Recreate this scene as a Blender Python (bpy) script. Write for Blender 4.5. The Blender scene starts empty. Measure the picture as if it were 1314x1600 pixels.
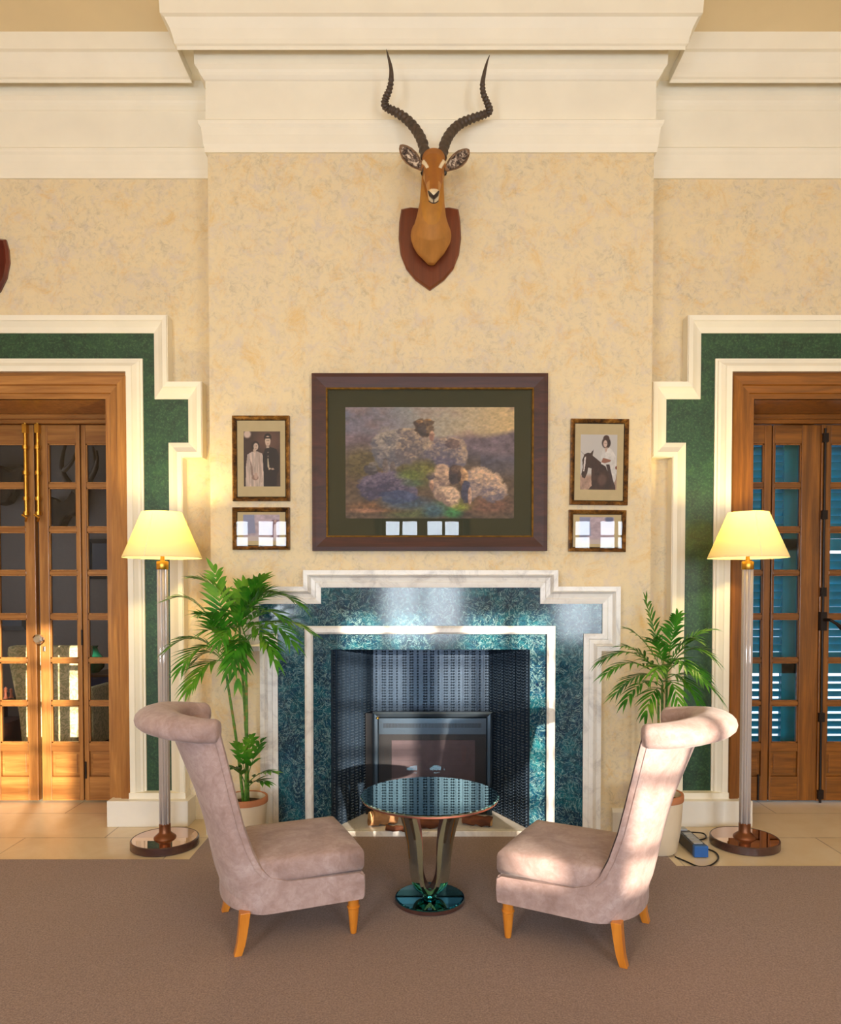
import bpy, bmesh, math, random
import numpy as np
from mathutils import Vector, Matrix
random.seed(7)
S = bpy.context.scene
COL = S.collection
R = math.radians

# ------------------------------------------------------------------ camera
FPX = 1120.0; CX = 657.0; Y0 = 925.0; HC = 1.40; PITCH = R(1.5)
YC = Y0 + FPX*math.tan(PITCH)
cam = bpy.data.cameras.new('camera'); cam_o = bpy.data.objects.new('camera', cam); COL.objects.link(cam_o)
cam.sensor_fit = 'VERTICAL'; cam.sensor_height = 24.0; cam.lens = FPX/1600*24
cam.shift_y = (YC-800)/1600; cam.clip_start = .05
cam_o.location = (0, 0, HC); cam_o.rotation_euler = (R(90)-PITCH, 0, 0)
S.camera = cam_o
S.view_settings.view_transform = 'Standard'; S.view_settings.look = 'None'
S.view_settings.exposure = 0.0; S.view_settings.gamma = 1.0; S.view_settings.use_curve_mapping = False
S.cycles.max_bounces = 10; S.cycles.transparent_max_bounces = 16; S.cycles.use_denoising = True
S.cycles.sample_clamp_indirect = 6; S.cycles.caustics_reflective = False; S.cycles.caustics_refractive = False

def ray(px, py):
    F = Vector((0, math.cos(PITCH), -math.sin(PITCH))); U = Vector((0, math.sin(PITCH), math.cos(PITCH)))
    return F*FPX + Vector((1, 0, 0))*(px-CX) - U*(py-YC)
def P(px, py, Y):
    d = ray(px, py); return Vector((0, 0, HC)) + d*(Y/d.y)
def PF(px, py, z=0.0):
    d = ray(px, py); return Vector((0, 0, HC)) + d*((z-HC)/d.z)
def PX(px, Y, py=925): return P(px, py, Y).x
def PZ(py, Y): return P(CX, py, Y).z

# ------------------------------------------------------------------ light
SUN_AZ = R(19.5); SUN_EL = R(9.0)
w = bpy.data.worlds.new('world'); S.world = w; w.use_nodes = True
w.node_tree.nodes['Background'].inputs[0].default_value = (.62, .80, 1.0, 1)
w.node_tree.nodes['Background'].inputs[1].default_value = 2.6
def add_light(name, kind, loc, energy, color, **kw):
    l = bpy.data.lights.new(name, kind); l.energy = energy; l.color = color
    for k, v in kw.items(): setattr(l, k, v)
    o = bpy.data.objects.new(name, l); COL.objects.link(o); o.location = loc; return o
sun = add_light('sun', 'SUN', (3, -8, 4), 12.5, (1.0, .84, .66), angle=R(.6))
sd = Vector((-math.sin(SUN_AZ)*math.cos(SUN_EL), math.cos(SUN_AZ)*math.cos(SUN_EL), -math.sin(SUN_EL)))
sun.rotation_euler = sd.to_track_quat('-Z', 'Y').to_euler()
WIN_X = (-2.75, 0.03, 2.87); WY = -3.5
for wx in WIN_X:                                   # daylight entering by the three tall windows behind the camera
    o = add_light('window_daylight', 'AREA', (wx, WY-.20, 1.60), 205, (.80, .90, 1.0), shape='RECTANGLE', size=1.3, size_y=2.0)
    o.rotation_euler = (R(90), 0, 0)
for lx in (-2.2, 2.2):                             # two warm fill lights added unseen, high up behind the camera
    add_light('warm_fill', 'POINT', (lx, -1.3, 4.0), 72, (1.0, .85, .62), shadow_soft_size=.22)

o = add_light('next_room_fill', 'AREA', (-5.05, 6.4, 1.7), 15, (.85, .92, 1.0), shape='RECTANGLE', size=1.4, size_y=1.8); o.rotation_euler = (R(90), 0, R(-90))  # added fill to brighten the room beyond the left doors, no window there
# ------------------------------------------------------------------ helpers
def srgb(r, g, b):
    f = lambda c: c/12.92 if c <= .04045 else ((c+.055)/1.055)**2.4
    return (f(r/255), f(g/255), f(b/255), 1)
class MB:
    def __init__(s): s.bm = bmesh.new()
    def box(s, x0, x1, y0, y1, z0, z1):
        vs = [s.bm.verts.new((x, y, z)) for x in (x0, x1) for y in (y0, y1) for z in (z0, z1)]
        for f in ((0,1,3,2),(4,6,7,5),(0,4,5,1),(2,3,7,6),(0,2,6,4),(1,5,7,3)): s.bm.faces.new([vs[i] for i in f])
        return s
    def rings(s, rings, closed_u=True, cap=True, closed_v=False):
        V = [[s.bm.verts.new(p) for p in r] for r in rings]; n = len(V[0]); m = len(V)
        for i in range(m if closed_v else m-1):
            for j in range(n if closed_u else n-1):
                s.bm.faces.new((V[i][j], V[i][(j+1) % n], V[(i+1) % m][(j+1) % n], V[(i+1) % m][j]))
        if cap and not closed_v:
            try: s.bm.faces.new(list(reversed(V[0]))); s.bm.faces.new(V[-1])
            except ValueError: pass
        return s
    def tube(s, pts, rad, n=10, cap=True, flat=None):
        pts = [Vector(p) for p in pts]; N = len(pts)
        if not hasattr(rad, '__len__'): rad = [rad]*N
        up = Vector((0, 0, 1)); t0 = (pts[1]-pts[0]).normalized()
        if abs(t0.dot(up)) > .95: up = Vector((0, 1, 0))
        a = t0.cross(up).normalized(); rr = []
        for i, p in enumerate(pts):
            t = (pts[min(i+1, N-1)]-pts[max(i-1, 0)]).normalized()
            a = (a-t*a.dot(t)).normalized(); b = t.cross(a)
            r = rad[i]; k = 1 if flat is None else flat
            rr.append([p+a*r*math.cos(2*math.pi*j/n)+b*r*k*math.sin(2*math.pi*j/n) for j in range(n)])
        return s.rings(rr, cap=cap)
    def lathe(s, prof, c=(0, 0, 0), n=32, cap=True):
        rr = [[(c[0]+r*math.cos(2*math.pi*j/n), c[1]+r*math.sin(2*math.pi*j/n), c[2]+z) for j in range(n)] for r, z in prof]
        return s.rings(rr, cap=cap)
    def prism(s, poly, y0, y1):                    # polygon in XZ pushed along Y
        a = [s.bm.verts.new((x, y0, z)) for x, z in poly]; b = [s.bm.verts.new((x, y1, z)) for x, z in poly]; n = len(poly)
        s.bm.faces.new(a); s.bm.faces.new(list(reversed(b)))
        for i in range(n): s.bm.faces.new((a[i], b[i], b[(i+1) % n], a[(i+1) % n]))
        return s
    def mould(s, path, prof, y, closed=False):     # path of (x,z) in a wall plane at depth y; prof (inward, outstand); inward = left of travel
        P2 = [Vector(p) for p in path]; n = len(P2); rr = []
        for i in range(n):
            ns = []
            if i > 0 or closed: d = (P2[i]-P2[i-1]).normalized(); ns.append(Vector((-d.y, d.x)))
            if i < n-1 or closed: d = (P2[(i+1) % n]-P2[i]).normalized(); ns.append(Vector((-d.y, d.x)))
            m = ns[0] if len(ns) == 1 else (ns[0]+ns[1])/(1+ns[0].dot(ns[1]))
            rr.append([(P2[i].x+m.x*a, y-b, P2[i].y+m.y*a) for a, b in prof])
        return s.rings(rr, closed_v=closed)
    def sweep_plan(s, path, prof):                 # path of (x,y) in plan; prof (outstand to the right of travel, z)
        P2 = [Vector(p) for p in path]; n = len(P2); rr = []
        for i in range(n):
            ns = []
            if i > 0: d = (P2[i]-P2[i-1]).normalized(); ns.append(Vector((d.y, -d.x)))
            if i < n-1: d = (P2[i+1]-P2[i]).normalized(); ns.append(Vector((d.y, -d.x)))
            m = ns[0] if len(ns) == 1 else (ns[0]+ns[1])/(1+ns[0].dot(ns[1]))
            rr.append([(P2[i].x+m.x*a, P2[i].y+m.y*a, z) for a, z in prof])
        return s.rings(rr)
    def build(s, name, mat, parent=None, smooth=False, bevel=0, subsurf=0, autosmooth=True):
        bmesh.ops.recalc_face_normals(s.bm, faces=s.bm.faces[:])
        me = bpy.data.meshes.new(name); s.bm.to_mesh(me); s.bm.free()
        me.materials.append(mat)
        o = bpy.data.objects.new(name, me); COL.objects.link(o)
        if parent: o.parent = parent
        if smooth:
            for p in me.polygons: p.use_smooth = True
            if autosmooth and not subsurf:
                me.set_sharp_from_angle(angle=R(38))
        if bevel:
            m = o.modifiers.new('bevel', 'BEVEL'); m.width = bevel; m.segments = 2; m.limit_method = 'ANGLE'; m.angle_limit = R(40)
        if subsurf:
            m = o.modifiers.new('sub', 'SUBSURF'); m.levels = subsurf; m.render_levels = subsurf
        return o
def tag(o, label=None, cat=None, group=None, kind=None):
    if label: o['label'] = label
    if cat: o['category'] = cat
    if group: o['group'] = group
    if kind: o['kind'] = kind
    return o
def thing(name, loc, rz=0, label=None, cat=None, group=None, kind=None):
    o = bpy.data.objects.new(name, None); o.empty_display_size = .1; COL.objects.link(o)
    o.location = loc; o.rotation_euler = (0, 0, rz); return tag(o, label, cat, group, kind)
def struct(o, label=None, cat=None): return tag(o, label, cat, kind='structure')
def copy_tree(o, parent=None):
    c = o.copy(); COL.objects.link(c); c.parent = parent
    for ch in list(o.children): copy_tree(ch, c)
    return c

# ------------------------------------------------------------------ materials
class NT:
    def __init__(s, name):
        s.m = bpy.data.materials.new(name); s.m.use_nodes = True; s.t = s.m.node_tree; s.b = s.t.nodes['Principled BSDF']
        s.co = None
    def n(s, typ, **kw):
        x = s.t.nodes.new(typ)
        for k, v in kw.items():
            if isinstance(k, str) and hasattr(x, k) and k not in ('Scale',): setattr(x, k, v)
        return x
    def coord(s, scale=(1, 1, 1), kind='Object', rot=(0, 0, 0)):
        tc = s.t.nodes.new('ShaderNodeTexCoord'); mp = s.t.nodes.new('ShaderNodeMapping')
        mp.inputs['Scale'].default_value = scale; mp.inputs['Rotation'].default_value = rot
        s.t.links.new(tc.outputs[kind], mp.inputs[0]); return mp.outputs[0]
    def noise(s, vec, scale, detail=4, rough=.55, dist=0):
        x = s.t.nodes.new('ShaderNodeTexNoise'); x.inputs['Scale'].default_value = scale; x.inputs['Detail'].default_value = detail
        x.inputs['Roughness'].default_value = rough; x.inputs['Distortion'].default_value = dist
        s.t.links.new(vec, x.inputs['Vector']); return x.outputs['Fac']
    def ramp(s, fac, stops):
        x = s.t.nodes.new('ShaderNodeValToRGB'); e = x.color_ramp.elements
        while len(e) < len(stops): e.new(.5)
        for i, (p, c) in enumerate(stops): e[i].position = p; e[i].color = c if len(c) == 4 else (*c, 1)
        s.t.links.new(fac, x.inputs[0]); return x.outputs[0]
    def mix(s, fac, a, b, mode='MIX'):
        x = s.t.nodes.new('ShaderNodeMix'); x.data_type = 'RGBA'; x.blend_type = mode
        for sock, v in ((x.inputs[0], fac), (x.inputs[6], a), (x.inputs[7], b)):
            if hasattr(v, 'is_linked') or hasattr(v, 'links'): s.t.links.new(v, sock)
            else: sock.default_value = v
        return x.outputs[2]
    def set(s, **kw):
        for k, v in kw.items():
            sock = s.b.inputs[k.replace('_', ' ')]
            if hasattr(v, 'links'): s.t.links.new(v, sock)
            else: sock.default_value = v
        return s
    def bump(s, h, strength=.3, dist=.01):
        x = s.t.nodes.new('ShaderNodeBump'); x.inputs['Strength'].default_value = strength; x.inputs['Distance'].default_value = dist
        s.t.links.new(h, x.inputs['Height']); s.t.links.new(x.outputs[0], s.b.inputs['Normal']); return s
def plain(name, c, rough=.5, metal=0, spec=.5, nscale=0, namt=.0, coat=0):
    t = NT(name); v = t.coord()
    f = t.noise(v, nscale or 30, 3)
    k = namt or .04
    t.set(Base_Color=t.ramp(f, [(.3, [c[i]*(1-k) for i in range(3)]+[1]), (.7, [min(1, c[i]*(1+k)) for i in range(3)]+[1])]), Roughness=rough, Metallic=metal)
    t.b.inputs['Specular IOR Level'].default_value = spec
    if coat: t.b.inputs['Coat Weight'].default_value = coat; t.b.inputs['Coat Roughness'].default_value = .08
    return t.m
M = {}
def wall_mat():
    t = NT('sponged_plaster'); v = t.coord()
    f1 = t.noise(v, 3.6, 6, .7, .4); f2 = t.noise(v, 22, 8, .8, .8); f3 = t.noise(v, 8, 7, .78, .5)
    c = t.ramp(f2, [(.34, srgb(196,180,150)), (.5, srgb(226,209,176)), (.66, srgb(232,210,166))])
    c = t.mix(t.ramp(f1, [(.40, (0,0,0,1)), (.64, (.8,.8,.8,1))]), c, srgb(234,213,172))
    c = t.mix(t.ramp(f3, [(.50, (0,0,0,1)), (.66, (.6,.6,.6,1))]), c, srgb(212,198,190))
    f4 = t.noise(t.coord(rot=(.4, 0, .7)), 6.5, 8, .78, .6)
    c = t.mix(t.ramp(f4, [(.51, (0,0,0,1)), (.68, (.7,.7,.7,1))]), c, srgb(224,184,112))
    f5 = t.noise(t.coord(rot=(.9, 0, .2)), 9, 8, .85, .3)
    c = t.mix(t.ramp(f5, [(.58, (0,0,0,1)), (.74, (.5,.5,.5,1))]), c, srgb(150,132,112))
    t.set(Base_Color=c, Roughness=.75); t.bump(f2, .08, .004); return t.m
M['wall'] = wall_mat()
M['cream'] = plain('cream_paint', srgb(244,236,218), .5, nscale=4, namt=.03)
M['ceil'] = plain('ceiling_paint', srgb(242,222,182), .8, nscale=3, namt=.03)
M['white'] = plain('white_gloss_paint', srgb(236,230,220), .35, nscale=6, namt=.03)
M['whitemarble'] = (lambda: (lambda t: (t.set(Base_Color=t.ramp(t.noise(t.coord(), 5, 8, .7, 1.5), [(.35, srgb(205,200,196)), (.5, srgb(236,232,226)), (.8, srgb(243,240,235))]), Roughness=.3), t.m)[1])(NT('white_marble')))()
def green_paint():
    t = NT('green_marbled_paint'); v = t.coord()
    f = t.noise(v, 14, 8, .8, .5); g = t.noise(v, 70, 6, .8)
    c = t.ramp(f, [(.35, srgb(18,44,34)), (.55, srgb(32,70,48)), (.75, srgb(56,88,44))])
    c = t.mix(t.ramp(g, [(.5, (0,0,0,1)), (.66, (.6,.6,.6,1))]), c, srgb(84,120,74))
    t.set(Base_Color=c, Roughness=.4); return t.m
M['green'] = green_paint()
def verde():
    t = NT('verde_marble'); v = t.coord()
    def vein(scale, w, rot):
        vv = t.coord((1, 1, 1), rot=rot)
        x = t.t.nodes.new('ShaderNodeTexNoise'); x.inputs['Scale'].default_value = scale; x.inputs['Detail'].default_value = 5
        x.inputs['Roughness'].default_value = .6; x.inputs['Distortion'].default_value = 1.8; t.t.links.new(vv, x.inputs['Vector'])
        return t.ramp(x.outputs['Fac'], [(.5-w, (0,0,0,1)), (.5, (1,1,1,1)), (.5+w, (0,0,0,1))])
    base = t.ramp(t.noise(v, 5, 6, .7, .8), [(.3, srgb(6,26,50)), (.46, srgb(12,54,80)), (.60, srgb(16,84,98)), (.78, srgb(36,120,124))])
    c = t.mix(t.ramp(t.noise(v, 26, 6, .75, 1), [(.45, (0,0,0,1)), (.6, (.7,.7,.7,1))]), base, srgb(12,36,48))
    a = vein(16, .02, (0,0,0)); b = vein(27, .022, (1,2,.5))
    c = t.mix(t.mix(.7, (0,0,0,1), a), c, srgb(150,186,184)); c = t.mix(t.mix(.45, (0,0,0,1), b), c, srgb(104,160,164))
    t.set(Base_Color=c, Roughness=.11); return t.m
M['verde'] = verde()
def wood(name, dark, light, scale=1.0, rough=.35, axis='Z', coat=.3):
    t = NT(name)
    sc = {'Z': (26, 26, 1.6), 'X': (1.6, 26, 26), 'Y': (26, 1.6, 26)}[axis]
    v = t.coord(tuple(x*scale for x in sc)); f = t.noise(v, 1, 6, .6, .6); g = t.noise(t.coord(tuple(x*scale*3 for x in sc)), 1.5, 3)
    c = t.ramp(f, [(.3, dark), (.7, light)]); c = t.mix(t.ramp(g, [(.4, (.25,.25,.25,1)), (.6, (0,0,0,1))]), c, dark)
    t.set(Base_Color=c, Roughness=rough); t.b.inputs['Coat Weight'].default_value = coat; t.b.inputs['Coat Roughness'].default_value = .15
    t.bump(f, .08, .002); return t.m
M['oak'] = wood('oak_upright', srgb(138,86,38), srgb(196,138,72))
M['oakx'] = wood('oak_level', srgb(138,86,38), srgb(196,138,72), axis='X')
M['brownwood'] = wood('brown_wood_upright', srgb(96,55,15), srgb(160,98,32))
M['brownwoodx'] = wood('brown_wood_level', srgb(96,55,15), srgb(160,98,32), axis='X')
M['mahog'] = wood('mahogany', srgb(46,18,10), srgb(80,36,22), axis='X', coat=0, rough=.5)
M['shield'] = wood('shield_wood', srgb(92,40,18), srgb(128,60,28))
M['shield2'] = wood('red_shield_wood', srgb(70,22,14), srgb(112,36,24), coat=.8)
M['legwood'] = wood('golden_beech', srgb(196,116,30), srgb(226,146,52))
M['rosewood'] = wood('rosewood', srgb(84,40,30), srgb(122,66,48), axis='X', coat=.6)
M['darkrim'] = wood('dark_brown_wood', srgb(58,34,30), srgb(84,52,44), axis='X', coat=.5)
M['brass'] = plain('brass', srgb(214,164,70), .3, metal=1)
M['steel'] = plain('chrome_steel', srgb(210,205,200), .18, metal=1)
M['iron'] = plain('dark_iron', srgb(40,32,28), .45, metal=.6)
M['bronze'] = plain('bronze', srgb(126,78,50), .35, metal=.7)
def carpet():
    t = NT('carpet_pile'); v = t.coord(); f = t.noise(v, 150, 5, .85); g = t.noise(v, 1.1, 4, .6); h = t.noise(t.coord((1, 5, 1)), 50, 3)
    c = t.ramp(f, [(.32, srgb(100,82,76)), (.68, srgb(176,150,141))])
    c = t.mix(t.ramp(g, [(.35, (.30,.30,.30,1)), (.65, (0,0,0,1))]), c, srgb(138,112,94))
    t.set(Base_Color=c, Roughness=1.0); t.b.inputs['Specular IOR Level'].default_value = .1
    t.b.inputs['Sheen Weight'].default_value = .2
    t.bump(f, .5, .004); return t.m
M['carpet'] = carpet()
def tiles():
    t = NT('marble_tiles'); v = t.coord()
    br = t.t.nodes.new('ShaderNodeTexBrick'); t.t.links.new(v, br.inputs['Vector'])
    br.inputs['Scale'].default_value = 1; br.inputs['Mortar Size'].default_value = .004; br.inputs['Brick Width'].default_value = .9; br.inputs['Row Height'].default_value = .45
    br.inputs['Color1'].default_value = srgb(228,208,176); br.inputs['Color2'].default_value = srgb(218,198,166); br.inputs['Mortar'].default_value = srgb(150,128,104)
    c = t.mix(t.ramp(t.noise(v, 3, 7, .7, 1.2), [(.4, (0,0,0,1)), (.65, (.5,.5,.5,1))]), br.outputs['Color'], srgb(236,222,200), 'MIX')
    t.set(Base_Color=c, Roughness=.28); return t.m
M['tiles'] = tiles()
def suede():
    t = NT('mauve_suede'); v = t.coord(); f = t.noise(v, 5, 6, .65, 1.2); g = t.noise(v, 34, 5, .7, .8)
    c = t.ramp(f, [(.3, srgb(150,125,120)), (.5, srgb(178,153,148)), (.7, srgb(192,171,169))])
    c = t.mix(t.ramp(g, [(.4, (.35,.35,.35,1)), (.58, (0,0,0,1))]), c, srgb(146,116,106))
    t.set(Base_Color=c, Roughness=.85); t.b.inputs['Sheen Weight'].default_value = .25; t.b.inputs['Specular IOR Level'].default_value = .2
    t.bump(g, .12, .004); return t.m
M['suede'] = suede()
def glass(name, refl=.12, tint=(1, 1, 1, 1), rough=0.0, ior=1.5):
    t = NT(name); t.t.nodes.remove(t.b); out = t.t.nodes['Material Output']
    tr = t.t.nodes.new('ShaderNodeBsdfTransparent'); tr.inputs[0].default_value = tint
    gl = t.t.nodes.new('ShaderNodeBsdfGlossy'); gl.inputs['Roughness'].default_value = rough
    fr = t.t.nodes.new('ShaderNodeFresnel'); fr.inputs[0].default_value = ior
    mx = t.t.nodes.new('ShaderNodeMixShader')
    t.t.links.new(fr.outputs[0], mx.inputs[0]); t.t.links.new(tr.outputs[0], mx.inputs[1]); t.t.links.new(gl.outputs[0], mx.inputs[2])
    t.t.links.new(mx.outputs[0], out.inputs[0]); return t.m
M['pane'] = glass('window_glass', ior=1.32)
M['picglass'] = glass('picture_glass', ior=1.30)
def mirror(name, c, rough=.02):
    t = NT(name); t.set(Base_Color=c, Metallic=1.0, Roughness=rough); return t.m
M['mirror_teal'] = mirror('antique_mirror', srgb(188,222,212))
M['mirror_blue'] = mirror('blue_mirror', srgb(60,150,165))
M['mirror_pink'] = mirror('bronze_mirror', srgb(222,190,172))
M['mirror_leg'] = mirror('smoked_mirror', srgb(222,232,218), .05)
def crystal():
    t = NT('ribbed_crystal'); t.set(Base_Color=srgb(226,214,208), Roughness=.10, Metallic=.15); t.b.inputs['Transmission Weight'].default_value = .35; return t.m
M['crystal'] = crystal()
def shade():
    t = NT('lampshade_fabric'); t.t.nodes.remove(t.b); out = t.t.nodes['Material Output']
    d = t.t.nodes.new('ShaderNodeBsdfDiffuse'); d.inputs[0].default_value = srgb(240,226,190)
    tl = t.t.nodes.new('ShaderNodeBsdfTranslucent'); tl.inputs[0].default_value = srgb(252,224,120)
    mx = t.t.nodes.new('ShaderNodeMixShader'); mx.inputs[0].default_value = .17
    t.t.links.new(d.outputs[0], mx.inputs[1]); t.t.links.new(tl.outputs[0], mx.inputs[2]); t.t.links.new(mx.outputs[0], out.inputs[0]); return t.m
M['shade'] = shade()
M['castiron'] = plain('cast_iron_blue_black', srgb(50,66,84), .34, metal=.5, nscale=80, namt=.25)
M['black'] = plain('black_metal', srgb(22,22,26), .4, metal=.3)
M['stovegrey'] = plain('stove_grey_metal', srgb(70,84,98), .3, metal=.7)
M['stoveglass'] = plain('stove_glass', srgb(46,38,42), .08)
M['brick'] = plain('mauve_stove_panel', srgb(68,55,62), .7, nscale=25, namt=.12)
M['log'] = wood('log_bark', srgb(70,34,18), srgb(128,72,40), axis='X', rough=.8, coat=0)
M['logpale'] = wood('pale_peeled_log', srgb(128,88,56), srgb(196,150,104), axis='X', rough=.8, coat=0)
M['logend'] = plain('cut_wood', srgb(208,168,116), .7, nscale=60, namt=.15)
M['terracotta'] = plain('terracotta', srgb(190,124,84), .8, nscale=14, namt=.1)
M['pot'] = plain('cream_ceramic', srgb(228,212,186), .4, nscale=8, namt=.04)
M['soil'] = plain('soil', srgb(60,42,30), 1, nscale=80, namt=.4)
def leafm():
    t = NT('palm_leaf'); f = t.noise(t.coord(), 7, 3); t.set(Base_Color=t.ramp(f, [(.3, srgb(30,92,18)), (.5, srgb(66,140,32)), (.72, srgb(136,178,56))]), Roughness=.38); return t.m
M['leaf'] = leafm()
M['stem'] = (lambda t: (t.set(Base_Color=t.ramp(t.noise(t.coord((1,1,4)), 9, 3), [(.35, srgb(60,110,34)), (.55, srgb(96,142,52)), (.7, srgb(160,120,60))]), Roughness=.4), t.m)[1])(NT('palm_cane'))
M['shutter'] = plain('teal_shutter_paint', srgb(10,160,190), .45, nscale=8, namt=.12)
M['gold'] = plain('gilt_edge', srgb(132,96,36), .4, metal=.5, nscale=30, namt=.5)
def distressed():
    t = NT('distressed_gilt'); f = t.noise(t.coord((6, 6, 6)), 4, 5, .7)
    t.set(Base_Color=t.ramp(f, [(.38, srgb(52,30,14)), (.55, srgb(128,84,34)), (.75, srgb(190,140,70))]), Roughness=.4, Metallic=.3); return t.m
M['frame2'] = distressed()
M['framedark'] = plain('dark_frame_edge', srgb(44,26,14), .45)
M['mount'] = plain('cream_mount', srgb(206,182,136), .8)
M['greenmount'] = plain('olive_mount', srgb(58,58,36), .8)
def vcol(name, rough=.6):
    t = NT(name); a = t.t.nodes.new('ShaderNodeVertexColor'); a.layer_name = 'Col'; t.t.links.new(a.outputs[0], t.b.inputs['Base Color']); t.b.inputs['Roughness'].default_value = rough; return t.m
M['print'] = vcol('printed_picture'); M['fur'] = vcol('short_fur', .7)

# ------------------------------------------------------------------ main planes
YB, YS, YD, YM = 4.126, 4.38, 4.737, 4.34        # chimney breast, side wall, door leaves, surround face
XL, XR = -1.205, 1.322                            # breast edges
ZC = 4.60                                         # ceiling
LC, RC = PX(59, YD), PX(1281, YD)                 # door centres
HW = .645; ZD = PZ(622, 4.295)                    # half clear width, clear height of the openings

# floor and ceiling
struct(MB().box(-5.2, 5.2, WY-.3, 8.2, -.10, 0).build('floor', M['tiles']), 'pale marble tile floor along the wall')
struct(MB().box(-5.2, 5.2, WY-.3, 8.2, ZC, ZC+.12).build('ceiling', M['ceil']), 'plain warm beige ceiling')
# side walls with door openings
def holed(name, x0, x1, y0, y1, hx0, hx1, hz0, hz1, mat, ztop=ZC):
    m = MB().box(x0, hx0, y0, y1, 0, ztop).box(hx1, x1, y0, y1, 0, ztop).box(hx0, hx1, y0, y1, hz1, ztop)
    if hz0 > 0: m.box(hx0, hx1, y0, y1, 0, hz0)
    return m.build(name, mat)
struct(holed('wall_left', -5.2, XL+.02, YS, 4.86, LC-HW-.03, LC+HW+.03, 0, ZD+.03, M['wall']), 'sponge-painted wall left of the chimney breast')
struct(holed('wall_right', XR-.02, 5.2, YS, 4.86, RC-HW-.03, RC+HW+.03, 0, ZD+.03, M['wall']), 'sponge-painted wall right of the chimney breast')
YF = YB-.045                                       # face of the fireplace marble
fx0, fx1 = PX(517, YF, 1150), PX(828, YF, 1150); fz1 = PZ(1015, YF)
m = MB().box(XL, fx0-.03, YB, 4.9, 0, ZC).box(fx1+.03, XR, YB, 4.9, 0, ZC).box(fx0-.03, fx1+.03, YB, 4.9, fz1+.02, ZC).box(fx0-.03, fx1+.03, 4.62, 4.9, 0, fz1+.02)
struct(m.build('wall_center', M['wall']), 'projecting chimney breast with sponge-painted plaster')
# outer side walls and wall behind the camera with three windows
struct(MB().box(-5.3, -5.2, WY-.3, 8.2, 0, ZC).build('wall_far_left', M['wall'])); struct(MB().box(5.2, 5.3, WY-.3, 8.2, 0, ZC).build('wall_far_right', M['wall']))
WZ0, WZ1, WH = .35, 2.60, .66
m = MB(); xs = [-5.2]
for wx in WIN_X: xs += [wx-WH, wx+WH]
xs.append(5.2)
for i in range(0, len(xs), 2): m.box(xs[i], xs[i+1], WY-.14, WY, 0, ZC)
for wx in WIN_X: m.box(wx-WH, wx+WH, WY-.14, WY, 0, WZ0).box(wx-WH, wx+WH, WY-.14, WY, WZ1, ZC)
struct(m.build('wall_back', M['wall']))
for i, wx in enumerate(WIN_X):
    m = MB()
    for x, d_ in ((wx-WH, .06), (wx-.085, .17), (wx+WH-.06, .06)): m.box(x, x+d_, WY-.12, WY-.06, WZ0, WZ1)
    for x in (wx-.375, wx+.325): m.box(x, x+.05, WY-.11, WY-.07, WZ0, WZ1)
    for k in range(9):
        z = WZ0+(WZ1-WZ0)*k/8; h = .04 if k in (0, 8) else .018
        m.box(wx-WH, wx+WH, WY-.10, WY-.08, z-h, z+h)
    struct(m.build('window_%d' % (i+1), M['brownwood']), 'tall oak casement window behind the viewer')
    struct(MB().mould([(wx+WH, 0), (wx+WH, WZ1), (wx-WH, WZ1), (wx-WH, 0)], [(0, 0), (0, .05), (-.12, .05), (-.12, 0)], WY+.0).build('trim_window', M['white']))
# unseen green slab added outside those windows so its top cuts the low sun
hedge = MB().box(-9, 9, -5.6, -4.9, -.3, 1.55)
hm = NT('sun_blocker_green'); hf = hm.noise(hm.coord(), 30, 5); hm.set(Base_Color=hm.ramp(hf, [(.3, srgb(24,48,20)), (.7, srgb(74,110,50))]), Roughness=.8)
struct(hedge.build('trim_hedge', hm.m), 'unseen green slab added outside to block the low sun')

# cornice
cor = []
def cp(py, p): return (p, PZ(py, YB-p))
cor = [(-.01, ZC+.001), (.20, ZC+.001), cp(20, .195), cp(26, .178), cp(44, .155), cp(60, .142), cp(68, .138), cp(72, .128), cp(78, .126), (.126, 4.418), (.058, 4.425), cp(100, .055), cp(108, .040), cp(113, .034), cp(117, .028), cp(124, .016), cp(127, .008),
       cp(186, .008), cp(187, .044), cp(193, .040), cp(199, .030), cp(210, .024), cp(224, .020), cp(230, .016), cp(238, .012), cp(240, 0), (-.01, cp(240, 0)[1])]
plan = [(-5.2, YS), (XL, YS), (XL, YB), (XR, YB), (XR, YS), (5.2, YS)]
struct(MB().sweep_plan(plan, cor).build('trim_1', M['cream']), 'deep stepped plaster cornice and frieze under the ceiling')
# skirting on breast and side walls
fo0, fo1 = PX(404, YB-.05, 1100)-.07, PX(941, YB-.05, 1100)+.07
sk = [(0, .0), (.03, 0), (.03, .13), (.018, .15), (0, .15)]
struct(MB().sweep_plan([(XL, YS), (XL, YB), (fo0, YB)], sk).build('baseboard_left', M['white']))
struct(MB().sweep_plan([(fo1, YB), (XR, YB), (XR, YS)], sk).build('baseboard_right', M['white']))

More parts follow.
